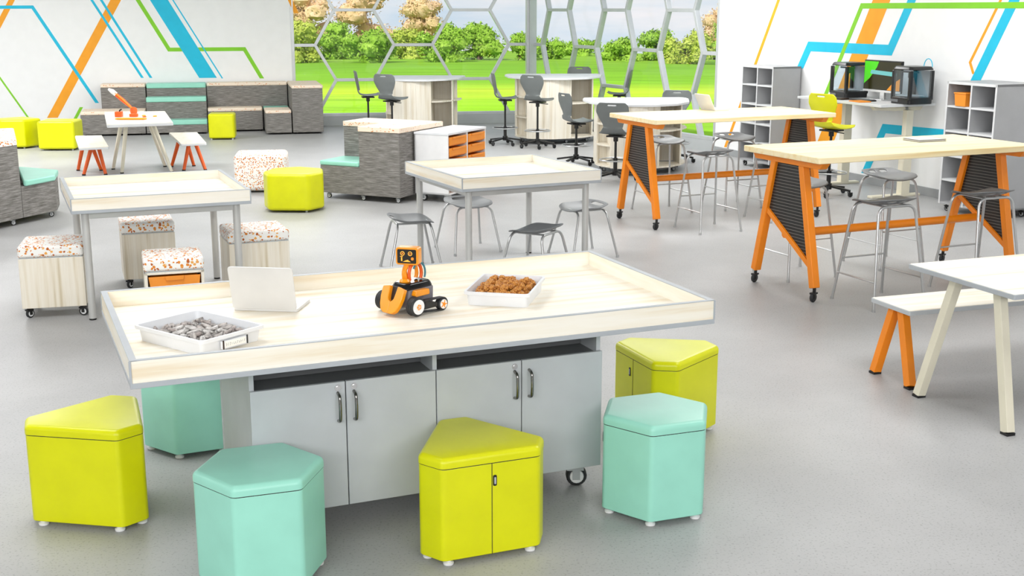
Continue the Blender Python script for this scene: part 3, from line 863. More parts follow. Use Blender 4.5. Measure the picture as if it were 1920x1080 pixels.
module('low cream-topped grey fabric bench at the left end of the wall seating', 0, 0, 1.06, .66, .42, 'dash')
module('tall grey fabric module with a cream top against the wall, behind the leftmost low bench', .30, .67, .76, .38, .84, 'dash')
module('lowest step of the mint-topped stair seating, behind the cafe table', 1.07, 0, 1.03, .35, .25, 'teal')
module('middle step of the mint-topped stair seating', 1.07, .36, 1.03, .33, .62, 'teal')
module('highest mint-topped step against the wall', 1.07, .70, 1.03, .35, .84, 'teal')
module('low grey fabric bench with a cream top, behind the small lime stool', 2.11, .27, .95, .42, .42, 'dash')
module('tall grey fabric back module with a long cream top, right of the mint steps', 2.11, .70, 1.42, .35, .84, 'dash')
# corner return towards the room: low seat with mint inset, then the tall end block
t = thing('seating_module', 'low corner seat with cream and mint top beside the tall end block', 'seat', T(3.08, -.42), TA)
g = G(); g.span((0, 0, .03), (.44, 1.08, .365)); g.to('upholstered_base', 'fabric', t, bevel=.006)
g = G(); g.prism(roundpoly([(0, -.01), (.442, -.01), (.442, .68), (0, .68)], .03, 4), .365, .42); g.to('seat_pad', 'dash', t, bevel=.016, seg=3)
g = G(); g.prism(roundpoly([(0, .69), (.442, .69), (.442, 1.08), (0, 1.08)], .03, 4), .365, .42); g.to('seat_pad', 'teal', t, bevel=.016, seg=3)
t = thing('seating_module', 'tall grey end block with a cream top, nearest the big window', 'seat', T(3.54, -.42), TA)
g = G(); g.span((0, 0, .03), (.53, 1.44, .785)); g.to('upholstered_base', 'fabric', t, bevel=.006)
g = G(); g.prism(roundpoly([(.0, -.01), (.54, -.01), (.54, 1.44), (.0, 1.44)], .03, 4), .785, .84); g.to('seat_pad', 'dash', t, bevel=.016, seg=3)
for o in (t,):
    for x in (.08, .46):
        for y in (.08, 1.2):
            g = G(); g.cyl((x, y, 0), (x, y, .032), .018, seg=10); g.to('foot_glide', 'black', o)

# ------------------------------------------------------------------ free standing tiered seats on casters
BA = R(-26)
F = Vector((-1.25, 13.56))
# local frame: origin at the front right corner, x to the right (dir -26 deg), y to the back
t = thing('tiered_seat', 'free-standing grey fabric tiered seat with mint step and cream top beside the tray cabinet', 'seat', (F.x, F.y, 0), BA)
g = G(); g.prism([(-.53, 0), (0, 0), (0, .98), (-1.06, .98), (-1.06, .5), (-.53, .5)], .07, .79)
g.prism([(-1.06, 0), (-.53, 0), (-.53, .5), (-1.06, .5)], .07, .385); g.to('upholstered_base', 'fabric', t)
g = G(); g.prism(roundpoly([(-.54, -.012), (.012, -.012), (.012, .99), (-1.07, .99), (-1.07, .488), (-.54, .488)], [.02, .02, .02, .02, .02, 0], 3), .79, .845); g.to('top_panel', 'dash', t, bevel=.012)
g = G(); g.prism(roundpoly([(-1.07, -.012), (-.535, -.012), (-.535, .495), (-1.07, .495)], .03, 4), .385, .44); g.to('seat_pad', 'teal', t, bevel=.02, seg=4)
for x, y in ((-1.0, .06), (-.53, .06), (-.07, .06), (-.07, .9), (-1.0, .9)): caster(t, x, y, .027, .03, R(20), ('greymetal', 'white'), .075)

t = thing('tiered_seat', 'grey fabric tiered seat with spotted top and mint seat, cut off at the left', 'seat', (-4.95, 12.24, 0), 0)
K = lambda pts: [(x+4.95, y-12.24) for x, y in pts]
g = G(); g.prism(K([(-4.955, 12.25), (-5.45, 13.42), (-6.35, 13.0), (-6.1, 12.2), (-5.22, 11.52)][::-1]), .07, .80)
g.prism(K([(-4.952, 12.25), (-4.775, 12.70), (-4.90, 13.12), (-5.30, 13.33), (-5.44, 13.40)]), .07, .385); g.to('upholstered_base', 'fabric', t)
g = G(); g.prism(roundpoly(K([(-4.955, 12.25), (-5.45, 13.43), (-6.36, 13.0), (-6.1, 12.2), (-5.22, 11.52)][::-1]), .03, 4), .80, .865); g.to('top_pad', 'dots', t, bevel=.02, seg=3)
g = G(); g.prism(roundpoly(K([(-4.92, 12.24), (-4.765, 12.69), (-4.89, 13.13), (-5.30, 13.35), (-5.44, 13.41)]), .03, 4), .385, .445); g.to('seat_pad', 'teal', t, bevel=.02, seg=4)
for x, y in K([(-4.86, 12.73), (-5.05, 12.2), (-5.3, 13.1), (-5.9, 12.7)]): caster(t, x, y, .027, .03, R(20), ('greymetal', 'white'), .075)

# grey cabinet of orange trays
t = thing('tray_cabinet', 'light grey mobile cabinet with two columns of orange trays, beside the tiered seat', 'cabinet', (-1.10, 13.80, 0), BA)
w, d, h0, h1 = .43, .92, .09, .76
g = G(); g.span((0, 0, h0), (w, .02, h1)); g.span((0, d-.02, h0), (w, d, h1)); g.span((0, 0, h0), (.02, d, h1)); g.span((0, d/2-.012, h0), (w, d/2+.012, h1)); g.span((0, 0, h0), (w, d, h0+.02))
g.to('carcass', 'white', t, bevel=.002)
g = G(); g.prism(roundpoly([(-.006, -.006), (w+.008, -.006), (w+.008, d+.006), (-.006, d+.006)], .01), h1, h1+.025); g.to('top', 'traywhite', t, bevel=.003)
for c_ in range(2):
    y0 = .03+c_*(d/2-.008); y1 = y0+d/2-.05
    for r_ in range(5):
        z = h1-.125-r_*.122
        g = G(); g.span((.03, y0+.01, z), (w-.01, y1-.01, z+.09)); g.span((w-.01, y0, z+.012), (w+.006, y1, z+.1)); dr = g.to('tray_drawer', 'trayorange', t, bevel=.004)
        g = G(); g.span((w+.004, y0+.06, z+.08), (w+.02, y1-.06, z+.1)); g.to('tray_lip', 'trayorange', dr, bevel=.003)
for x, y in ((.06, .08), (w-.06, .08), (.06, d-.08), (w-.06, d-.08)): caster(t, x, y, .04, .03, R(0), ('greymetal', 'white'), .095)

# ------------------------------------------------------------------ cafe table and benches at the back left
def slab_top(g, P, z0, z1): g.prism(roundpoly(P, .03, 4), z0, z1)
A2 = R(21)
def splay(t, feet, tops, r, mat, zt, square=False):
    for (fx, fy), (tx, ty) in zip(feet, tops):
        g = G()
        if square: g.bar((fx, fy, .012), (tx, ty, zt), r*2, r*2, up=(0, 1, 0))
        else: g.tube([(fx, fy, .012), (tx, ty, zt)], [r*.8, r*1.1], 14)
        l = g.to('leg', mat, t, bevel=.003 if square else 0)
        g = G(); g.cyl((fx, fy, 0), (fx, fy, .016), r*.95, seg=12) if not square else g.box((fx, fy, .007), (r*2.05, r*2.05, .014)); g.to('leg_foot', 'black', l)
t = thing('cafe_table', 'small white-topped table on four splayed cream legs in front of the wall seating', 'table', (-4.99, 16.45, 0), R(-2))
g = G(); slab_top(g, [(-.68, .59), (.04, -1.30), (.76, -.95), (.113, .77)], .70, .735); g.to('table_top', 'deskgrey', t, bevel=.004)
g = G(); slab_top(g, [(-.67, .58), (.04, -1.285), (.745, -.94), (.113, .76)], .7345, .740); g.to('top_laminate', 'woodP', t, bevel=.001)
splay(t, [(-.44, .12), (-.18, -.28), (.17, .44), (.45, -.16)], [(-.25, .06), (-.1, -.2), (.03, .25), (.2, -.1)], .026, 'cream', .70)
def small_bench(label, loc, P, feet, tops):
    t = thing('bench', label, 'bench', loc, 0)
    g = G(); slab_top(g, P, .415, .44); g.to('seat_board', 'deskgrey', t, bevel=.004)
    g = G(); slab_top(g, [(x*.985, y*.985) for x, y in P], .4395, .446); g.to('seat_laminate', 'woodP', t, bevel=.001)
    splay(t, feet, tops, .026, 'orangered', .415)
small_bench('narrow white-topped bench on orange legs left of the cafe table', (-5.52, 16.1, 0), [(-.44, .62), (.14, -.9), (.46, -.74), (-.10, .7)],
            [(-.34, .36), (-.10, -.12), (-.03, .36), (.17, -.07)], [(-.18, .2), (-.0, .02), (-.1, .22), (.05, .05)])
small_bench('narrow white-topped bench on orange legs right of the cafe table', (-4.36, 16.5, 0), [(-.44, .66), (.12, -.82), (.42, -.7), (-.06, .72)],
            [(-.35, .38), (-.07, -.05), (-.06, .44), (.21, -.01)], [(-.18, .25), (.0, .08), (-.1, .25), (.05, .1)])

# orange model arm and its pieces on the cafe table
tt = .741
t = thing('robot_model', 'orange and white model robot arm raised at an angle on the cafe table', 'model', (-5.13, 16.70, tt), R(0))
g = G(); g.lathe([(.03, 0), (.045, .015), (.05, .045), (.042, .08), (.015, .095)], (0, 0, 0), 20); g.to('base_knob', 'orangered', t)
g = G(); g.tube([(-.01, 0, .07), (-.13, 0, .18), (-.235, 0, .27)], [.015, .028, .026], 12); g.to('arm', 'orangered', t)
g = G(); g.tube([(-.22, -.006, .262), (-.27, -.006, .305), (-.32, -.006, .335)], [.030, .032, .015], 12); g.to('tip', 'white', t)
g = G(); g.tube([(-.02, -.022, .085), (-.13, -.03, .20), (-.23, -.028, .285)], .007, 8); g.to('arm_stripe', 'mural_orange', t)
t = thing('model_motor', 'small orange cube motor with a black plug at the foot of the model arm', 'model', (-5.19, 16.25, tt))
g = G(); g.prism(roundpoly(sq(.045, .045), .012), 0, .07); g.to('motor_body', 'orangered', t, bevel=.008, seg=3)
g = G(); g.tube([(.01, 0, .065), (.015, 0, .085), (.04, 0, .10)], .010, 8); g.to('plug', 'black', t)
g = G(); g.prism(roundpoly(sq(.05, .04), .01), 0, .04); tag(g.to('model_block', 'orangered', bevel=.006), 'flat orange block between the motor and the loose discs on the cafe table', 'model').location = (-5.0, 16.27, tt)
g = G(); g.tube([(-.2, 0, .012), (-.17, 0, .014), (.17, 0, .014), (.2, .02, .013)], [.006, .013, .013, .008], 10); tag(g.to('model_rod', 'mural_orange'), 'long yellow-orange rod lying at the front of the cafe table', 'model').location = (-4.90, 15.80, tt)
for i, (x, y) in enumerate(((-4.90, 16.38), (-4.84, 16.2), (-4.73, 16.3))):
    g = G(); g.lathe([(.024, 0), (.027, .008), (.020, .014)], (0, 0, 0), 14)
    o = g.to('model_disc', 'orangered' if i % 2 else 'mural_orange'); o.location = (x, y, tt)
    tag(o, ('leftmost', 'middle', 'rightmost')[i]+' of the three small orange discs on the cafe table', 'model', 'orange discs on the cafe table')

# ------------------------------------------------------------------ white table and bench at the right edge
t = thing('meeting_table', 'pale table with grey edge and splayed cream legs, cut off at the right', 'table', (2.508, 5.943, 0), R(20.5))
g = G(); g.prism(roundpoly([(0, 0), (1.6, 0), (1.6, .82), (0, .82)], .012), .717, .743); g.to('table_top', 'edge', t, bevel=.002)
g = G(); g.prism(roundpoly([(.006, .006), (1.594, .006), (1.594, .814), (.006, .814)], .012), .7425, .745); g.to('top_laminate', 'woodX', t)
splay(t, [(.05, .01), (.035, .69), (1.5, .01), (1.5, .69)], [(.11, .22), (.11, .54), (1.45, .22), (1.45, .54)], .0255, 'cream', .717, True)
t = thing('bench', 'long maple-topped bench on orange A-shaped legs behind the cream-legged table', 'bench', (2.281, 6.806, 0), R(19))
g = G(); g.prism(roundpoly([(0, 0), (1.5, 0), (1.5, .375), (0, .375)], .012), .417, .443); g.to('seat_board', 'cab', t, bevel=.002)
g = G(); g.prism(roundpoly([(.006, .006), (1.494, .006), (1.494, .369), (.006, .369)], .012), .4425, .445); g.to('seat_laminate', 'woodX', t)
splay(t, [(-.005, -.06), (-.01, .27), (1.45, -.04), (1.45, .3)], [(.06, .14), (.06, .215), (1.4, .14), (1.4, .21)], .0255, 'orange', .417, True)

# ------------------------------------------------------------------ orange bar tables
def bar_table(label, loc, rz):
    t = thing('bar_table', label, 'table', loc, rz)
    W, D, Z = 2.14, .95, 1.09
    g = G(); g.prism(roundpoly([(-W/2, -D/2), (W/2, -D/2), (W/2, D/2), (-W/2, D/2)], .02, 4), Z-.045, Z); g.to('table_top', 'butcher', t, bevel=.006, seg=3)
    for s in (-1, 1):
        x = s*.97
        g = G(); g.prism_on([(-.44, .0), (-.40, -.05), (.40, -.05), (.44, .0)][::-1], (x+.035, 0, Z-.046), (0, 1, 0), (0, 0, 1), -.07); g.to('top_beam', 'orange', t, bevel=.006)
        zb = Z-.09
        fl_, bl_ = (x, -.375, .105), (x, .375, .105); ft, bt = (x, -.17, zb), (x, .17, zb)
        for a, b in ((fl_, ft), (bl_, bt)):
            g = G(); g.bar(a, b, .062, .058, up=(0, 1, 0)); g.to('leg', 'orange', t, bevel=.006)
        # slanting brace from the back leg at mid height to the front leg lower down
        def on(a, b, z): k = (z-a[2])/(b[2]-a[2]); return tuple(a[i]+(b[i]-a[i])*k for i in range(3))
        p, q = on(bl_, bt, .62), on(fl_, ft, .25)
        g = G(); g.bar(p, q, .04, .045, up=(1, 0, 0)); g.to('brace', 'orange', t, bevel=.004)
        lt, rt = on(fl_, ft, zb-.01), on(bl_, bt, zb-.01)
        pts = [(q[1], q[2]), (p[1], p[2]), (rt[1], rt[2]), (lt[1], lt[2])]
        g = G(); g.prism_on(pts, (x-.004, 0, 0), (0, 1, 0), (0, 0, 1), .008); g.to('mesh_panel', 'mesh', t)
        for a in (fl_, bl_): 
            c = caster(t, x, a[1], .036, .024, R(200), ('black', 'black'), .11)
    g = G(); g.cyl((-.975, .02, .45), (.975, .02, .45), .033, seg=16); 
    g.to('stretcher', 'orange', t)
    return t
bar_table('nearer tall bar table with light wood top and orange legs, carrying a notebook', (2.99, 9.63, 0), R(24))
bar_table('farther tall bar table with light wood top and orange A-frame legs, carrying a laptop', (2.17, 12.67, 0), R(23.5))

# ------------------------------------------------------------------ grey stools on tube legs
def tube_stool(name, label, loc, rz, h, rungs, foot=.235, twin=True):
    """handle edge at local -y"""
    t = thing(name, label, 'stool', loc, rz, None)
    w, d = .205, .185
    NU, NV = 16, 14
    def f(u, v):
        x = (u*2-1); y = (v*2-1)
        k = (1-.5*abs(x)**4*.35)*(1-.0*y); kk = 1-.18*abs(x)**3
        X = x*w*(1-.20*max(0, -y)**3-.14*max(0, y)**4); Y = y*d*kk
        if y < -.62: Y -= (-.62-y)*.02
        z = .022*x*x - .012*(1-x*x)*(1-y*y)
        z += .045*max(0, (-y-.35)/.65)**1.5*(1-.55*x*x)
        z -= .02*max(0, (y-.5)/.5)**2
        return Vector((X, Y, h-.018+z))
    skip = set()
    for i in range(4, 12):
        if twin and i in (7, 8): continue
        skip.add((i, 1))
    g = G(); g.grid(f, NU, NV, skip); g.to('seat', 'seat', t, solid=.010, sub=1)
    zt = h-.032
    r = .0105; tx, ty = .165, .135
    for s in (-1, 1):
        y1 = s*ty; y0 = s*foot
        g = G(); g.tube(fillet([(-foot, y0, .008), (-tx, y1, zt), (tx, y1, zt), (foot, y0, .008)], .075, 7), r, 10); u = g.to('leg_frame', 'tubechrome', t)
        for q in (-1, 1):
            g = G(); g.cyl((q*foot, y0, 0), (q*foot, y0, .022), r*1.25, seg=10); g.to('leg_foot', 'tubechrome', u)
    g = G()
    for s in (-1, 1): g.cyl((s*.1, -ty, zt), (s*.1, ty, zt), .008, seg=8)
    g.to('seat_support', 'tubechrome', t)
    if rungs:
        def at(z): k = z/zt; return foot+(tx+.02-foot)*k, foot+(ty-foot)*k
        a, b = at(.21)
        for s in (-1, 1):
            g = G(); g.cyl((s*a, -b, .21), (s*a, b, .21), .0065, seg=8); g.to('foot_rung', 'tubechrome', t)
        a, b = at(.32)
        g = G(); g.cyl((-a, b, .32), (a, b, .32), .0065, seg=8); g.to('foot_rung', 'tubechrome', t)
    return t
S0 = tube_stool('bar_stool', 'tall grey bar stool in front of the nearer bar table, nearest the bench', (2.73, 8.88, 0), R(24), .775, True)
for loc, rz, lab in (((3.19, 10.30, 0), 204, 'tall grey bar stool behind the middle of the nearer bar table, handle slots at left'),
                     ((3.60, 9.28, 0), 24, 'tall grey bar stool in front of the nearer bar table, at its right-hand legs'),
                     ((2.33, 9.87, 0), 204, 'tall grey bar stool seen behind the left orange frame of the nearer bar table'),
                     ((1.94, 11.96, 0), 24, 'tall grey bar stool standing in front of the farther bar table'),
                     ((1.62, 13.10, 0), 204, 'tall grey bar stool behind the left orange frame of the farther bar table'),
                     ((2.43, 13.42, 0), 204, 'tall grey bar stool on the far side of the farther bar table, before white wall'),
                     ((2.76, 12.62, 0), 24, 'tall grey bar stool between the bar tables, seat hidden by the nearer table top')):
    dup(S0, loc, R(rz), lab)
L0 = tube_stool('low_stool', 'low grey stool left of the middle tray table, its raised edge to the left', (-.84, 10.02, 0), R(-75), .445, False, .225, False)
for loc, rz, lab in (((-.40, 10.92, 0), 206, 'low grey stool behind the middle tray table, nearest the grey cabinet'),
                     ((.19, 9.55, 0), 60, 'low grey stool in front of the middle tray table, just behind the big table'),
                     ((.63, 10.68, 0), 116, 'low grey stool right of the middle tray table, with a looped handle')):
    dup(L0, loc, R(rz), lab)

# ------------------------------------------------------------------ swivel chairs
def swivel_chair(label, loc, rz, seath, mat='seat2', base=True, ring=True):
    """sitter faces local +y"""
    t = thing('swivel_stool', label, 'chair', loc, rz)
    prof = [(-.225, .40, .165), (-.215, .36, .205), (-.205, .28, .215), (-.19, .20, .18), (-.175, .13, .135), (-.165, .07, .125), (-.14, .02, .16), (-.08, -.005, .205), (0, -.012, .22), (.08, -.008, .22), (.15, .0, .21), (.2, .022, .18)]
    n = len(prof)-1
    def f(u, v):
        k = u*n; i = min(int(k), n-1); q = k-i; a, b = prof[i], prof[i+1]
        y = a[0]+(b[0]-a[0])*q; z = a[1]+(b[1]-a[1])*q; w = a[2]+(b[2]-a[2])*q
        x = (v*2-1); curve = .03*x*x
        return Vector((x*w, y+(curve if u < .45 else 0), seath+z+(curve*.5 if u >= .45 else 0)))
    skip = {(2, j) for j in range(5, 9)}
    g = G(); g.grid(f, 33, 14, skip); g.to('shell', mat, t, solid=.010, sub=1)
    g = G(); g.box((0, 0, seath-.03), (.2, .2, .02)); g.cyl((0, 0, seath-.10), (0, 0, seath-.03), .03, seg=14); g.bar((.05, 0, seath-.045), (.2, -.02, seath-.05), .012, .012); g.to('seat_plate', 'black', t, bevel=.003)
    g = G(); g.tube([(0, 0, .09), (0, 0, .26), (0, 0, .262), (0, 0, seath-.06)], [.026, .026, .016, .016], 14); g.to('post', 'black', t)
    g = G(); g.tube([(.20*math.cos(a*PI/16), .20*math.sin(a*PI/16), .27) for a in range(32)], .009, 8, True)
    rg = g.to('foot_ring', 'tubechrome', t)
    g = G()
    for k in range(3): a = k*2*PI/3; g.cyl((0, 0, .27), (.2*math.cos(a), .2*math.sin(a), .27), .007, seg=6)
    g.cyl((0, 0, .25), (0, 0, .29), .028, seg=14); g.to('ring_spokes', 'black', rg)
    g = G()
    for k in range(5):
        a = k*2*PI/5+.3; g.bar((0, 0, .11), (.27*math.cos(a), .27*math.sin(a), .072), .036, .024)
    g.cyl((0, 0, .07), (0, 0, .14), .04, seg=14); g.to('star_base', 'black', t, bevel=.004)
    for k in range(5):
        a = k*2*PI/5+.3; caster(t, .265*math.cos(a), .265*math.sin(a), .027, .035, a+1, ('black', 'black'), .075)
    return t
CH0 = swivel_chair('dark grey swivel stool in front of the middle counter, its back squarely to us', (.40, 19.25, 0), R(-32), .74)
for loc, rz, lab in (((-.11, 19.7, 0), -82, 'dark grey swivel stool seen from the side at the left end of the middle counter'),
                     ((-1.90, 19.5, 0), -32, 'dark grey swivel stool before the left counter, base hidden by the tiered seat'),
                     ((-2.38, 20.4, 0), -78, 'dark grey swivel stool at the left end of the left counter, nearest the wall seating'),
                     ((1.80, 20.75, 0), 82, 'dark grey swivel stool at the right end of the middle counter, facing left'),
                     ((1.17, 21.6, 0), 176, 'dark grey swivel stool behind the middle counter, only its back top showing')):
    dup(CH0, loc, R(rz), lab)
CH1 = swivel_chair('dark grey swivel stool seen from the side between the middle and right counters', (.90, 17.16, 0), R(-66), .60)
for loc, rz, lab in (((1.31, 15.47, 0), -20, 'dark grey swivel stool in front of the right counter, beside the orange bar table leg'),
                     ((2.33, 17.45, 0), 172, 'grey swivel stool behind the right counter, only the top of its back showing')):
    dup(CH1, loc, R(rz), lab)
swivel_chair('bright lime swivel stool at the grey desk with the printers', (3.71, 14.25, 0), R(-55), .79, 'limechair')

# ------------------------------------------------------------------ counters by the window
def counter(label, loc, rz, zt, sx=1., sy=1.):
    t = thing('counter', label, 'counter', loc, rz)
    def S(P): return [(x*sx, y*sy) for x, y in P]
    top = [(-.66, .95), (-.62, .45), (-.45, .08), (-.15, -.12), (.2, -.14), (.52, .06), (.72, .45), (.80, 1.0), (.78, 1.25), (-.62, 1.25)]
    g = G(); g.prism(roundpoly(S(top), .12, 5), zt-.03, zt); g.to('counter_top', 'traywhite', t, bevel=.004)
    z0, z1 = .09, zt-.03
    def slab(P, Q, th=.022, za=z0, zb=z1):
        g = G(); g.bar((P[0]*sx, P[1]*sy, (za+zb)/2), (Q[0]*sx, Q[1]*sy, (za+zb)/2), th, zb-za); return g
    # curved front panel
    g = G(); N = 8
    arc = [(-.36+.62*k/N, .02-.10*math.sin(PI*k/N)) for k in range(N+1)]
    for a, b in zip(arc, arc[1:]): g.bar((a[0]*sx, a[1]*sy, (z0+z1)/2), (b[0]*sx, b[1]*sy, (z0+z1)/2), .02, z1-z0)
    g.to('curved_panel', 'woodP', t)
    for P, Q in (((-.36, .02), (-.36, .5)), ((-.5, .9), (-.5, .45)), ((-.5, .9), (.66, .9)), ((.26, .0), (.26, .9)), ((.60, .32), (.60, .9)), ((-.5, .5), (.26, .5))):
        slab(P, Q).to('upright_panel', 'woodP', t, bevel=.002)
    for z in (z0+.01, z0+.01+(z1-z0)*.34, z0+.01+(z1-z0)*.68):
        g = G(); g.prism(roundpoly(S([(-.36, .04), (-.36, .5), (-.53, .5), (-.50, .28)]), .02), z-.011, z+.011); g.to('end_shelf', 'woodP', t, bevel=.002)
    for z in (z0+.01, z0+.01+(z1-z0)*.58):
        g = G(); g.prism(roundpoly(S([(.27, .02), (.45, .12), (.60, .32), (.60, .6), (.27, .6)]), .02), z-.011, z+.011); g.to('bay_shelf', 'woodP', t, bevel=.002)
        g = G(); g.prism(roundpoly(S([(.61, .33), (.72, .6), (.74, .9), (.61, .9)]), .02), z-.011, z+.011); g.to('bay_shelf', 'woodP', t, bevel=.002)
    g = G(); g.prism(S([(-.34, .08), (.24, .06), (.58, .36), (.58, .88), (-.46, .88), (-.46, .5)]), .06, .09); g.to('plinth', 'cabdark', t)
    for x, y in ((-.42, .45), (.2, .15), (.52, .45), (-.42, .8), (.5, .8)): caster(t, x*sx, y*sy, .03, .03, .3, ('greymetal', 'greymetal'), .09)
    return t
counter('left curved counter of pale maple with open shelves, in front of the big window', (-1.64, 20.75, 0), R(0), .98, 1.03, 1.0)
counter('middle curved counter of pale maple with open shelves, near the corner post of the windows', (.65, 19.75, 0), R(2), 1.06, 1.12, 1.0)
counter('right curved counter of pale maple partly hidden by the farther bar table', (1.66, 16.0, 0), R(2), .93, 1.0, .95)

# ------------------------------------------------------------------ right wall furniture (local x along the wall, y into the wall)
RW = math.atan2(C4[1]-C3[1], C4[0]-C3[0])
wd = Vector((math.cos(RW), math.sin(RW))); wn = Vector((math.sin(RW), -math.cos(RW)))  # wn points into the room
def WP(s, d, z=0):
    p = Vector(C3)+wd*s+wn*d; return (p.x, p.y, z)
def shelf_unit(label, s, dep, w, h, rows, binrow=None):
    t = thing('shelf_unit', label, 'shelf', WP(s, dep+.02), RW)
    z0 = .08; th = .02
    g = G(); g.span((0, 0, z0), (th, dep, h)); g.span((w-th, 0, z0), (w, dep, h)); g.span((0, 0, h-.025), (w, dep, h)); g.span((0, dep-.012, z0), (w, dep, h)); g.span((0, 0, z0), (w, dep, z0+th)); g.span((w/2-th/2, .003, z0), (w/2+th/2, dep, h)); g.to('carcass', 'shelfin', t, bevel=.0015)
    g = G(); g.span((-.002, -.002, z0), (th, .002, h)); g.span((w-th, -.002, z0), (w+.002, .002, h)); g.span((0, -.002, h-.026), (w, .002, h+.001)); g.span((w/2-th/2, -.0005, z0), (w/2+th/2, .004, h)); g.to('front_edging', 'deskgrey', t)
    pitch = (h-z0)/rows
    for k in range(1, rows):
        for c_ in range(2):
            x0 = th if c_ == 0 else w/2+th/2; x1 = w/2-th/2 if c_ == 0 else w-th
            g = G(); g.span((x0, .002, z0+pitch*k-.01), (x1, dep-.013, z0+pitch*k+.01)); g.to('shelf_board', 'deskgrey', t, bevel=.001)
    for x in (.06, w-.06):
        for y in (.06, dep-.06): caster(t, x, y, .03, .025, .4, ('black', 'greymetal'), .082)
    return t, pitch, z0
shelf_unit('grey pigeonhole shelf unit against the white wall, nearest the windows', 1.40, .44, .75, 1.38, 5)
st, pitch, z0 = shelf_unit('grey pigeonhole shelf unit at the right edge, holding an orange bin', 5.62, .58, .72, 1.385, 5)
bz = z0+pitch*4+.0105
t = thing('storage_bin', 'small orange bin standing in the top left opening of the right shelf unit', 'bin', WP(5.84, .5, bz), RW)
g = G(); g.prism(sq(.075, .11), 0, .13, sq(.085, .12)); g.to('bin_body', 'trayorange', t, bevel=.005)
g = G(); g.prism(sq(.09, .125), .128, .143); g.to('bin_lid', 'trayorange', t, bevel=.004)

t = thing('standing_desk', 'light grey height-adjustable desk against the wall carrying two black printers', 'desk', WP(3.20, .80), RW)
w, d, z = 1.6, .78, 1.08
g = G(); g.prism(roundpoly([(0, 0), (w, 0), (w, d), (0, d)], .015), z-.03, z); g.to('desk_top', 'deskgrey', t, bevel=.003)
for x in (.32, 1.45):
    g = G(); g.prism_on([(.04, -.03), (.08, -.075), (.36, -.09), (.72, -.09), (.76, -.04), (.76, -.031), (.04, -.03)][:6][::-1], (x-.03, 0, z), (0, 1, 0), (0, 0, 1), -.06)
    g.to('top_bracket', 'cream', t, bevel=.004)
    g = G(); g.span((x-.045, .46, .02), (x+.045, .58, .7)); g.span((x-.035, .47, .7), (x+.035, .57, z-.08)); l = g.to('leg', 'cream', t, bevel=.006)
    g = G(); g.span((x-.045, .05, 0), (x+.045, .74, .028)); g.to('foot_bar', 'cream', l, bevel=.006)
g = G(); g.span((.35, .5, z-.09), (1.42, .54, z-.045)); g.to('cross_rail', 'greymetal', t)

def printer(label, s, d, rz_=0.):
    t = thing('desk_printer', label, 'printer', WP(s, d, 1.081), RW+rz_)
    w, dp, h = .33, .34, .42   # x along the wall, y deep into the wall, front at y=0
    P = lambda i: roundpoly([(i, i), (w-i, i), (w-i, dp-i), (i, dp-i)], .045, 5)
    g = G(); g.prism(P(0), 0, .075); g.to('base', 'printblack', t, bevel=.008, seg=3)
    g = G(); g.prism(P(0), h-.04, h, P(.02)); g.to('roof', 'printblack', t, bevel=.012, seg=3)
    g = G()
    for x in (.022, w-.022):
        for y in (.022, dp-.022): g.box((x, y, h/2), (.04, .04, h-.09))
    g.to('corner_posts', 'printblack', t, bevel=.01, seg=3)
    g = G(); g.span((.04, .006, .074), (w-.04, .010, h-.045)); g.span((w-.010, .04, .074), (w-.006, dp-.04, h-.045)); g.span((.006, .04, .074), (.01, dp-.04, h-.045)); g.to('clear_panels', 'tglass', t)
    g = G(); g.span((.045, dp-.012, .08), (w-.045, dp-.008, h-.05)); g.to('back_panel', 'shelfin', t)
    g = G(); g.span((.04, .12, h-.075), (w-.04, .15, h-.055)); g.box((w*.55, .14, h-.10), (.06, .06, .06)); g.cyl((w*.55, .14, h-.15), (w*.55, .14, h-.12), .006, .016, 10); g.to('print_head', 'black', t, bevel=.004)
    g = G(); g.span((.06, .06, .085), (w-.06, dp-.08, .095)); g.to('build_plate', 'cab', t)
    g = G(); g.span((.03, -.003, .02), (.14, .002, .05)); g.to('control_panel', 'cabdark', t)
    return t
printer('left black desktop printer with clear sides on the grey desk', 3.43, .50)
p2 = printer('right black desktop printer with clear sides and a blue tube loop, on the grey desk', 4.58, .50)
g = G(); g.tube([(.18+.07*math.cos(R(a)), .36, .41+.09*math.sin(R(a))) for a in range(0, 181, 12)], .005, 8); g.to('filament_tube', 'cyan', p2)

t = thing('monitor', 'wide computer monitor with a green and dark screen between the two printers', 'monitor', WP(3.83, .30, 1.081), RW)
g = G(); g.prism(roundpoly([(.2, -.08), (.46, -.08), (.46, .12), (.2, .12)], .02), 0, .012); g.span((.29, .02, .01), (.37, .045, .2)); g.to('stand', 'chrome', t, bevel=.003)
g = G(); g.span((0, 0, .09), (.68, .03, .46)); b = g.to('housing', 'black', t, bevel=.006)
g = G(); g.span((0, -.003, .09), (.68, .002, .115)); g.to('chin', 'laptop', b)
g = G(); X = (1, 0, 0); Z = (0, 0, 1); th = .002
g.mi = 0; g.prism_on([(.015, .12), (.665, .12), (.665, .445), (.015, .445)], (0, -.001, 0), X, Z, th)
g.mi = 1; g.prism_on([(.015, .18), (.12, .25), (.24, .38), (.27, .445), (.015, .445)], (0, -.0025, 0), X, Z, th)
g.mi = 2; g.prism_on(roundpoly([(.12, .30), (.60, .28), (.60, .33), (.14, .345)], .02), (0, -.0032, 0), X, Z, th)
g.mi = 3; g.prism_on([(.44, .12), (.665, .12), (.665, .26), (.52, .19)], (0, -.003, 0), X, Z, th)
g.to('screen', ['screen_dark', 'scr_green', 'scr_teal', 'glow_orange'], b)
t = thing('keyboard', 'dark keyboard on the grey desk in front of the monitor', 'keyboard', WP(3.98, .62, 1.081), RW)
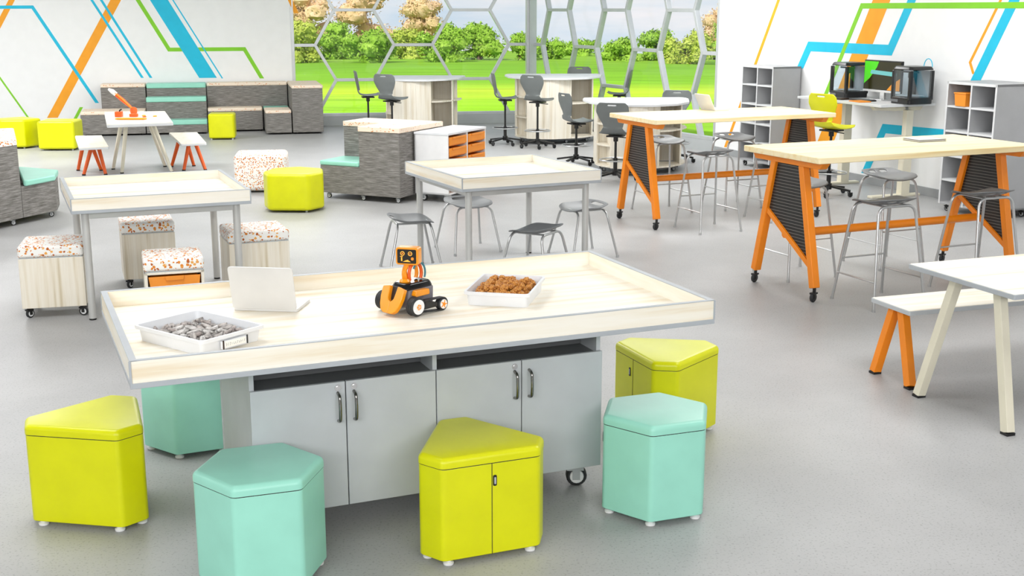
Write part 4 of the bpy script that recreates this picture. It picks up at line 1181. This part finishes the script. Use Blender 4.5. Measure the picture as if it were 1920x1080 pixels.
g = G(); g.prism(roundpoly([(0, 0), (.36, 0), (.36, .13), (0, .13)], .01), 0, .014); g.to('body', 'softblack', t, bevel=.002)
g = G()
for r_ in range(5):
    for c_ in range(14): g.box((.02+c_*.0245, .02+r_*.0235, .015), (.019, .018, .005))
g.to('keys', 'cabdark', t)
g = G(); g.prism(roundpoly([(0, 0), (.22, 0), (.22, .16), (0, .16)], .004), 0, .012); o = g.to('folder', 'trayorange', bevel=.001); o.location = WP(4.20, .78, 1.081); o.rotation_euler = (0, 0, RW-.1)
tag(o, 'thin orange folder at the front edge of the grey desk', 'folder')
g = G(); g.prism(roundpoly([(0, 0), (.18, 0), (.18, .13), (0, .13)], .004), 0, .018); o = g.to('book', 'brown', bevel=.001); o.location = WP(3.82, .76, 1.081); o.rotation_euler = (0, 0, RW+.1)
tag(o, 'dark brown book on the grey desk before the left printer', 'book')

# laptop and notebook on the bar tables
laptop('thin grey laptop, open, on the farther bar table', (2.07, 13.02, 1.0905), R(-62), .26, .18, 'laptop', R(-28))
nb_loc = (3.36, 9.98, 1.0905)
t = thing('notebook', 'white notebook with dark edges lying on the nearer bar table', 'notebook', nb_loc, R(22))
g = G(); g.prism(roundpoly(sq(.14, .10), .008), 0, .003); g.to('cover', 'softblack', t)
g = G(); g.prism(roundpoly(sq(.135, .095), .006), .003, .012); g.to('pages', 'paper', t)
g = G(); g.prism(roundpoly(sq(.14, .10), .008), .012, .015); c = g.to('cover', 'softblack', t)
g = G(); g.prism(sq(.128, .088), .0148, .0158); g.to('cover_sheet', 'deskgrey', c)

# ------------------------------------------------------------------ light
def area(name, loc, size, power, rot=(0, 0, 0), colr=(1, 1, 1)):
    l = bpy.data.lights.new(name, 'AREA'); l.shape = 'RECTANGLE'; l.size = size[0]; l.size_y = size[1]; l.energy = power; l.color = colr
    o = bpy.data.objects.new(name, l); col.objects.link(o); o.location = loc; o.rotation_euler = rot
    return o
k = 0
for y, pw in ((0.5, 50), (6, 84), (11.5, 136), (17, 160)):
    for x in (-8, -2.5, 3):
        if x == 3 and y > 16: x = 1.5
        area('ceiling_lamp', (x, y, H-.03), (2.2, 1.8), pw*(1.7 if x == -8 and y > 16 else 1))
area('rear_fill_light', (0, -3.2, 3.3), (11, 1.2), 560, (R(66), 0, 0))  # added unseen fill light behind the camera, brightens the fronts facing it
sun = bpy.data.lights.new('sun', 'SUN'); sun.energy = 4.5; sun.angle = R(2); so = bpy.data.objects.new('sun', sun); col.objects.link(so)
so.rotation_euler = (R(52), 0, R(-25)); so.location = (0, -10, 20)

w = bpy.data.worlds.new('sky'); sc.world = w; w.use_nodes = True; nt = w.node_tree
bg = nt.nodes['Background']
tcn = nt.nodes.new('ShaderNodeTexCoord'); mp = nt.nodes.new('ShaderNodeMapping'); mp.inputs['Scale'].default_value = (1, 1, 7)
nt.links.new(tcn.outputs['Generated'], mp.inputs['Vector'])
f = noise(nt, mp.outputs['Vector'], 2.6, 5, .6)
c = ramp(nt, f, [(.35, lin('#c4dcef')), (.5, lin('#e6edf4')), (.62, lin('#fbf7f8')), (.75, lin('#f6eef2'))])
nt.links.new(c, bg.inputs['Color']); bg.inputs['Strength'].default_value = 1.0

# ------------------------------------------------------------------ camera
cam = bpy.data.cameras.new('camera'); cam.sensor_width = 36; cam.lens = 2293/1920*36; cam.clip_end = 500
co = bpy.data.objects.new('camera', cam); col.objects.link(co); co.location = (0, 0, 2.14); co.rotation_euler = (R(90-12.886), 0, 0)
sc.camera = co
sc.view_settings.view_transform = 'Standard'; sc.view_settings.look = 'None'; sc.view_settings.gamma = 1
sc.view_settings.exposure = 0.0; sc.view_settings.use_curve_mapping = False
sc.cycles.use_denoising = True; sc.cycles.max_bounces = 8; sc.cycles.transparent_max_bounces = 12
